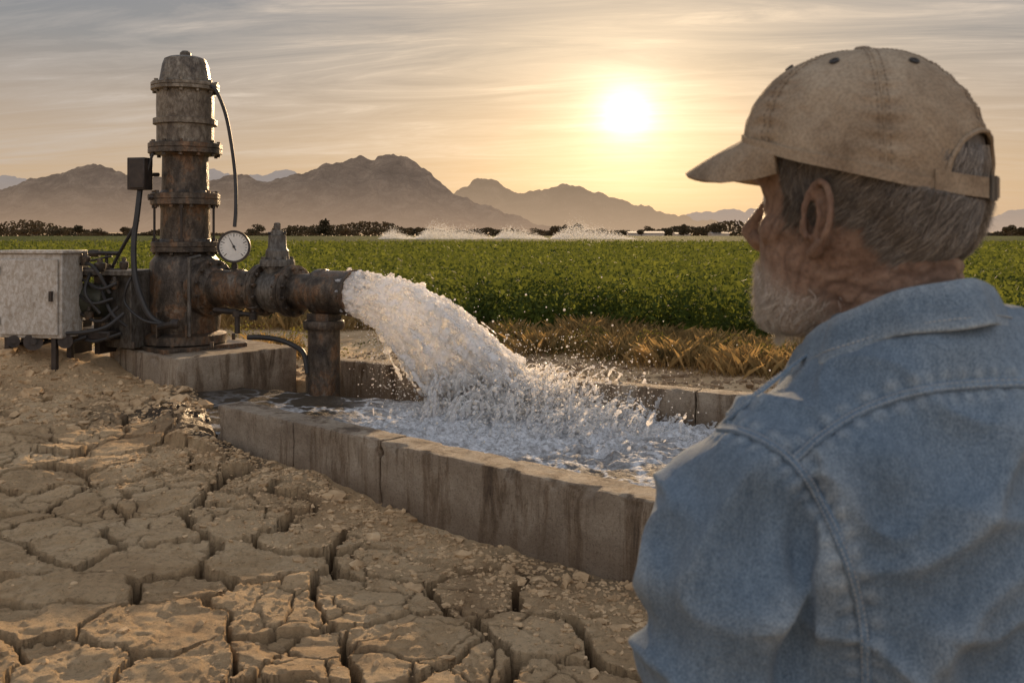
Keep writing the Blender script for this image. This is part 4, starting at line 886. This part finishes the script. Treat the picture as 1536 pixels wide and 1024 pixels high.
def band_mesh(t0,t1,z0,z1,off,n=60,th_=.0018):
    t=np.linspace(t0,t1,n); rows=[]
    for zz_,of in ((z0,off),(z1,off),(z1,off+th_),(z0,off+th_)):
        P=crown(t,np.zeros(n),of); P[:,2]=rimz(t)+zz_; 
        rows.append(hd(P))
    V=np.concatenate(rows); q=[]
    for a_,b_ in((0,1),(1,2),(2,3),(3,0)):
        for k in range(n-1): q.append((a_*n+k,a_*n+k+1,b_*n+k+1,b_*n+k))
    mb=MB(); mb.add(V,q+[(0,n,2*n,3*n),(n-1,2*n-1,3*n-1,4*n-1)]); return mb
capsub('sweatband',band_mesh(R(-149),R(149),-.001,.009,.0004,90,.0016),M_cap)
capsub('strap',band_mesh(R(142),R(218),.000,.017,.0012,40,.0018),M_cap)
capsub('buckle',band_mesh(R(176),R(186),-.002,.019,.0035,8,.002),M_greym)
nb,ne=61,20; tb=np.linspace(R(-68),R(68),nb); V=[]
for k in range(ne):
    q_=k/(ne-1); P=crown(tb,np.zeros(nb),.0); L_=.072*np.clip(np.cos(tb*90/68),0,1)**.45
    x=P[:,0]+L_*q_; y=P[:,1]*(1-.06*q_); z_=rimz(tb)+.002-.30*L_*q_-1.5*(L_*q_)**2-3.2*y**2*q_**.8; V.append(hd(np.stack([x,y,z_],1)))
V=np.concatenate(V); i,j=np.meshgrid(np.arange(nb-1),np.arange(ne-1)); a=(j*nb+i).ravel()
br=linksub('brim',fast('brim',V,np.stack([a,a+1,a+nb+1,a+nb],1)),M_cap,cap,per); sm=br.modifiers.new('s','SOLIDIFY'); sm.thickness=.0045; sm.offset=0
bvm=br.modifiers.new('b','BEVEL'); bvm.width=.0014; bvm.segments=2
# shirt
SR=np.array([(.80,.0,.145,.195),(.95,.0,.14,.19),(1.1,.0,.14,.19),(1.22,-.003,.142,.195),(1.33,-.010,.138,.195),(1.39,-.016,.125,.182),(1.43,-.02,.112,.162),(1.46,-.022,.098,.136),(1.49,-.02,.083,.107),(1.515,-.015,.075,.084),(1.53,-.012,.07,.075)])
sh=[loft(rings(SR,60))]
for s in(-1,1):
    sh.append(bch([(-.008,s*.140,1.402),(-.010,s*.172,1.382),(-.015,s*.195,1.33),(-.02,s*.210,1.22),(-.02,s*.232,1.12),(.01,s*.25,1.0),(.05,s*.262,.90)],[.062,.068,.068,.064,.058,.052,.042]))
me=voxel(sh,.0038,26,.5); V=getv(me); Nn=getn(me)
loc=np.stack([(V-bO)@bF,(V-bO)@bL,V[:,2]],1); x_,y_,z_=loc.T
ay=np.abs(y_)
arm=ss(.155,.20,ay)
def ridge(f,p=1.0): return (1-np.abs(2*f-1))**p
f_b=fbm(x_*4+z_*3,y_*6+4+z_*3,z_*4,2); f_a=fbm(x_*7,ay*5+z_*4,z_*10,2); f_c=fbm(x_*9+y_*6,y_*9-z_*9,z_*8+3,2)
disp=(1-arm)*.023*(ridge(f_b,4)-.35)+arm*.023*(ridge(f_a,4)-.35)+.012*(ridge(f_c,6)-.25)
u_=(ay-.155)-.25*(1.40-z_); disp+=.0090*np.cos(u_*150+4*vn(x_*5,y_*5,z_*5))*np.exp(-(u_/.045)**2)*ss(1.42,1.34,z_)*ss(1.0,1.15,z_)
disp+=.002*(fbm(x_*26,y_*26,z_*18,3)-.5)
disp*=ss(1.52,1.44,z_)*.6+.4
V=V+Nn*disp[:,None]; setv(me,V)
def denim(name,k=1.0):
    m,nt,b=newmat(name); g=nd(nt,'ShaderNodeNewGeometry').outputs['Position']
    c=ramp(nt,noise(nt,5,5,.5,.4,g),[(.32,(.115*k,.165*k,.225*k)),(.5,(.145*k,.205*k,.275*k)),(.68,(.19*k,.255*k,.325*k))])
    at=nd(nt,'ShaderNodeAttribute',attribute_name='worn').outputs['Fac']
    c=mixc(nt,at,c,(.38*k,.44*k,.48*k))
    w1=ramp(nt,noise(nt,150,4,.6,0,g,sc=(1,1,.25)),[(.32,(.84,.86,.88)),(.62,(1.10,1.09,1.08))]); w2=ramp(nt,noise(nt,750,3,.6,0,g,sc=(1,1,.6)),[(.35,(.64,.68,.72)),(.62,(1.25,1.22,1.18))])
    nt.links.new(mixc(nt,1.0,mixc(nt,1.0,c,w1,'MULTIPLY'),w2,'MULTIPLY'),b.inputs['Base Color']); b.inputs['Roughness'].default_value=.9; b.inputs['Specular IOR Level'].default_value=.12
    b.inputs['Sheen Weight'].default_value=.1
    h=mat_math(nt,'ADD',noise(nt,420,5,.7,0,g),mat_math(nt,'MULTIPLY',noise(nt,30,4,.5,1.5,g),1.6))
    bump(nt,b,h,.7,.0018); return m
M_den=denim('faded_denim'); M_seam=denim('denim_seam',1.12); M_thr=simple('pale_thread',[(.3,(.28,.30,.31)),(.7,(.42,.43,.42))],60,.9,0,60,0)
bv_=BVHTree.FromPolygons([tuple(v) for v in V],[tuple(p.vertices) for p in me.polygons])
cam0=Vector((0,0,H))
def onshirt(px,py):
    d=Vector(((px-768)/F,1,-(py-HY)/F)).normalized(); h=bv_.ray_cast(cam0,d); return (h[0],h[1]) if h[0] else None
seams={'armhole_seam':[(1078,640),(1110,645),(1150,662),(1190,692),(1225,740),(1255,800),(1280,870),(1296,950),(1300,1030)],'yoke_seam':[(1192,688),(1230,655),(1280,622),(1330,600),(1380,586),(1440,578),(1530,574),(1640,578)],'shoulder_seam':[(1078,640),(1120,602),(1170,560),(1215,528)]}
SP={}
for nme,pxs in seams.items():
    pts=[onshirt(p[0],p[1]) for p in cat_spline([(a_,b_,0) for a_,b_ in pxs],10)]; pts=[p for p in pts if p]; SP[nme]=pts
worn=np.zeros(len(V))
for nme in ('armhole_seam','yoke_seam','shoulder_seam'):
    P=[p[0] for p in SP[nme]]
    if len(P)<3: continue
    Q=[];S_=[];acc=0
    for i in range(len(P)-1):
        L=(P[i+1]-P[i]).length
        for j in range(6): Q.append(P[i].lerp(P[i+1],j/6)); S_.append(acc+L*j/6)
        acc+=L
    kd=KDTree(len(Q)); [kd.insert(q,i) for i,q in enumerate(Q)]; kd.balance()
    near_=np.where((np.abs(V-np.array(Q).mean(0)).max(1)<.35))[0]
    for i in near_:
        c_,ix,dd_=kd.find(V[i])
        if dd_<.030 and 2<ix<len(Q)-3:
            s_=S_[ix]; wv_=math.sin(s_*2*math.pi/.015+2.5*math.sin(s_*40)); V[i]+=Nn[i]*(.0015*wv_*math.exp(-((dd_-.009)/.007)**2)-.0020*math.exp(-((dd_-.0045)/.0028)**2))
            worn[i]=max(worn[i],.40*math.exp(-((dd_-.009)/.005)**2)*(.5+.5*wv_)); 
worn=np.clip(worn+.35*np.clip((disp-.009)/.012,0,1),0,.7)
setv(me,V); setattr_(me,'worn',worn); shirt=link('denim_shirt',me,M_den,per)
def ribbon(nme,w,th_,mat,offs=(-.004,.004)):
    pts=SP[nme]; P=[p[0] for p in pts]; N_=[p[1] for p in pts]; m_=len(P)
    for it in range(2): P=[P[0]]+[(P[i-1]+P[i]*2+P[i+1])/4 for i in range(1,m_-1)]+[P[-1]]
    vs=[];fs=[];st=MB(); Sd=[]
    for i in range(m_):
        d=(P[min(i+1,m_-1)]-P[max(0,i-1)]).normalized(); s=d.cross(N_[i]).normalized(); Sd.append(s)
        for k in range(9):
            a=math.pi*k/8; vs.append(P[i]+s*math.cos(a)*w+N_[i]*(min(1,math.sin(a)*1.5)*th_-.0012))
    for i in range(m_-1):
        for k in range(8): fs.append((i*9+k,i*9+k+1,(i+1)*9+k+1,(i+1)*9+k))
    mb=MB(); mb.add(vs,fs); linksub(nme,mb.mesh(nme,ang=80),mat,shirt,per)
    for i in range(m_-1):
        L=(P[i+1]-P[i]).length; k=max(1,int(L/.0042))
        for j in range(k):
            a=P[i].lerp(P[i+1],j/k); b2=P[i].lerp(P[i+1],(j+.6)/k)
            for o_ in offs: st.tube([a+Sd[i]*o_+N_[i]*(th_-.0011),b2+Sd[i]*o_+N_[i]*(th_-.0011)],.0004,4)
    linksub('stitching',st.mesh('stitch'),M_thr,shirt,per)
ribbon('armhole_seam',.0040,.0026,M_seam,offs=(-.0022,.0022))
ribbon('yoke_seam',.0038,.0025,M_seam,offs=(-.0021,.0021))
ribbon('shoulder_seam',.0036,.0024,M_seam,offs=(-.002,.002))
# collar
nc_=160; ph=np.linspace(R(-168),R(168),nc_); cO=np.array([.343,.838,0.])
def cring(ph,rad,zb,zf2,ell_=1.12):
    c,s=np.cos(ph),np.sin(ph); P=cO+(-bF)[None]*(rad*ell_*c)[:,None]+bL[None]*(rad*s)[:,None]*1.0; z_=zf2+(zb-zf2)*(c+1)/2; P[:,2]=z_; return P
wob=.0022*np.sin(ph*5+1)+.0014*np.sin(ph*11)+.0020*(fbm(ph*6,ph*0,2,3)-.5)*2
rowsd=[(.0700,1.515,1.445),(.0690,1.535,1.465),(.0695,1.553,1.479),(.0715,1.561,1.484),(.0755,1.560,1.482),(.0805,1.550,1.470),(.0845,1.540,1.458),(.0895,1.528,1.444),(.0910,1.5245,1.440)]
V=np.concatenate([cring(ph,r_+wob*(k/4),zb+(.0025*np.sin(ph*3)+.0025*np.sin(ph*7+2))*(k/8),zf2) for k,(r_,zb,zf2) in enumerate(rowsd)])
i,j=np.meshgrid(np.arange(nc_-1),np.arange(len(rowsd)-1)); a=(j*nc_+i).ravel()
wr=np.concatenate([np.full(nc_,w_)*(.6+.8*vn(ph*14,ph*0,k)) for k,w_ in enumerate((0,0,.3,.6,.35,0,0,.2,.55))])
col=linksub('collar',fast('collar',V,np.stack([a,a+1,a+nc_+1,a+nc_],1),True,{'worn':np.clip(wr,0,.7)}),M_den,shirt,per); sm=col.modifiers.new('s','SOLIDIFY'); sm.thickness=.0040; sm.offset=0
ssb=col.modifiers.new('ss','SUBSURF'); ssb.levels=1; ssb.render_levels=1
mb=MB(); P=cring(ph,.0893+wob*1.6,1.5335,1.4485)
P=[Vector(p) for p in P]
for i in range(len(P)-1):
    L=(P[i+1]-P[i]).length; k=max(1,int(L/.004))
    for j_ in range(k): mb.tube([P[i].lerp(P[i+1],j_/k),P[i].lerp(P[i+1],(j_+.6)/k)],.0006,4)
linksub('stitching',mb.mesh('cst'),M_thr,shirt,per)
tr=[loft(rings(np.array([(.74,0,.12,.175),(.84,0,.13,.18),(.93,0,.128,.178)]),12))]
for s in(-1,1): tr.append(bch([(0,s*.09,.82),(0,s*.10,.5),(-.02,s*.11,.12)],[.098,.075,.062]))
me=voxel(tr,.009,8); link('trousers',me,denim('dark_denim',.35),per)
for s in(-1,1):
    me=voxel([bch([(-.03,s*.11,.06),(.06,s*.118,.055),(.15,s*.125,.042)],[.05,.05,.042]),bch([(-.025,s*.11,.05),(-.022,s*.11,.17)],[.05,.055])],.007,4)
    V=getv(me); V[:,2]=np.maximum(V[:,2],.004); setv(me,V); link('boot',me,simple('boot_leather',[(.3,(.06,.035,.02)),(.7,(.13,.08,.05))],8,.6),per)
# ------------------------------------------------------------ WORLD
AZ=math.atan(172/1400); EL=R(7.2)
w=bpy.data.worlds.new('World'); bpy.context.scene.world=w; w.use_nodes=True; nt=w.node_tree; bg=nt.nodes['Background']
sky=nd(nt,'ShaderNodeTexSky'); sky.sky_type='NISHITA'; sky.sun_disc=False; sky.sun_elevation=EL; sky.sun_rotation=AZ; sky.dust_density=3
def mth(op,a,b=None,c=None,clamp=False):
    n=nd(nt,'ShaderNodeMath',operation=op,use_clamp=clamp)
    for s,v in zip(n.inputs,(a,b,c)):
        if v is None: continue
        if isinstance(v,(int,float)): s.default_value=v
        else: nt.links.new(v,s)
    return n.outputs[0]
tc=nd(nt,'ShaderNodeTexCoord').outputs['Generated']; nv=nd(nt,'ShaderNodeVectorMath',operation='NORMALIZE'); nt.links.new(tc,nv.inputs[0]); D=nv.outputs[0]
sp=nd(nt,'ShaderNodeSeparateXYZ'); nt.links.new(D,sp.inputs[0]); dx,dy,dz=sp.outputs
zc=mth('MAXIMUM',dz,0.0)
grad=ramp(nt,zc,[(0,(.62,.43,.27)),(.05,(.56,.405,.265)),(.12,(.43,.345,.275)),(.19,(.27,.265,.265)),(.28,(.195,.225,.27)),(.8,(.34,.37,.43))])
inv=mth('DIVIDE',1.0,mth('ADD',zc,.10)); cx=mth('MULTIPLY',dx,inv); cy=mth('MULTIPLY',dy,inv)
cb=nd(nt,'ShaderNodeCombineXYZ'); nt.links.new(mth('MULTIPLY_ADD',cy,.25,cx),cb.inputs[0]); nt.links.new(mth('MULTIPLY_ADD',cx,.12,cy),cb.inputs[1])
n1=noise(nt,1.0,14,.66,1.3,cb.outputs[0],sc=(.9,3.0,1)); n2=noise(nt,1.0,6,.55,.8,cb.outputs[0],sc=(.35,.9,1))
cl=ramp(nt,mth('MULTIPLY_ADD',n1,.55,mth('MULTIPLY',n2,.45)),[(.42,(0,0,0)),(.53,(.35,.35,.35)),(.63,(1,1,1))])
cl=mth('MULTIPLY',cl,ramp(nt,zc,[(0.01,(0,0,0)),(.06,(.6,.6,.6)),(.14,(1,1,1))]))
sd=nd(nt,'ShaderNodeVectorMath',operation='DOT_PRODUCT'); nt.links.new(D,sd.inputs[0]); sd.inputs[1].default_value=(math.sin(AZ)*math.cos(EL),math.cos(AZ)*math.cos(EL),math.sin(EL)); dt=mth('MAXIMUM',sd.outputs['Value'],0.0)
ccol=mixc(nt,mth('POWER',dt,10.0),(.50,.46,.435),(.82,.66,.50))
colr=mixc(nt,mth('MULTIPLY',cl,.85),grad,ccol)
def glow(col_in,p,c): return mixc(nt,1.0,col_in,mixc(nt,mth('POWER',dt,p),(0,0,0),c),'ADD')
gmod=mth('MULTIPLY_ADD',n1,2.0,0.0)
colr=glow(colr,14.0,(.06,.034,.012)); colr=glow(colr,60.0,(.15,.105,.050)); colr=glow(colr,260.0,(.20,.16,.10))
colr=mixc(nt,1.0,colr,mixc(nt,mth('MULTIPLY',mth('POWER',dt,1000.0),gmod),(0,0,0),(.42,.38,.29)),'ADD'); colr=glow(colr,3800.0,(.7,.66,.55))
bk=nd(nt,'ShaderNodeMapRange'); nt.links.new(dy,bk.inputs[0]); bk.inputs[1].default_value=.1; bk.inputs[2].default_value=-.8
colr=mixc(nt,1.0,colr,mixc(nt,bk.outputs[0],(0,0,0),(.42,.39,.39)),'ADD')  # extra sky brightness added behind the camera as fill light
sk=nd(nt,'ShaderNodeVectorMath',operation='SCALE'); nt.links.new(sky.outputs[0],sk.inputs[0]); sk.inputs['Scale'].default_value=.006
colr=mixc(nt,1.0,colr,sk.outputs[0],'ADD')
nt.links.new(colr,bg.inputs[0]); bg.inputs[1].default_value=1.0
L=bpy.data.lights.new('sun','SUN'); L.energy=5; L.angle=R(.6); L.color=(1,.68,.38); lo=bpy.data.objects.new('sun',L); C.objects.link(lo)
e_=R(13); dv=Vector((math.sin(AZ)*math.cos(e_),math.cos(AZ)*math.cos(e_),math.sin(e_))); lo.rotation_euler=(-dv).to_track_quat('-Z','Y').to_euler()
cd_=bpy.data.cameras.new('camera'); cam=bpy.data.objects.new('camera',cd_); C.objects.link(cam); cam.location=(0,0,H); cam.rotation_euler=(R(90),0,0)
cd_.sensor_width=36; cd_.lens=36*F/1536; cd_.shift_y=-(512-HY)/1536; cd_.clip_start=.05; cd_.clip_end=20000
cd_.dof.use_dof=True; cd_.dof.focus_distance=8.5; cd_.dof.aperture_fstop=14
bpy.context.scene.camera=cam
sc=bpy.context.scene; sc.view_settings.view_transform='Standard'; sc.view_settings.look='None'; sc.view_settings.exposure=0
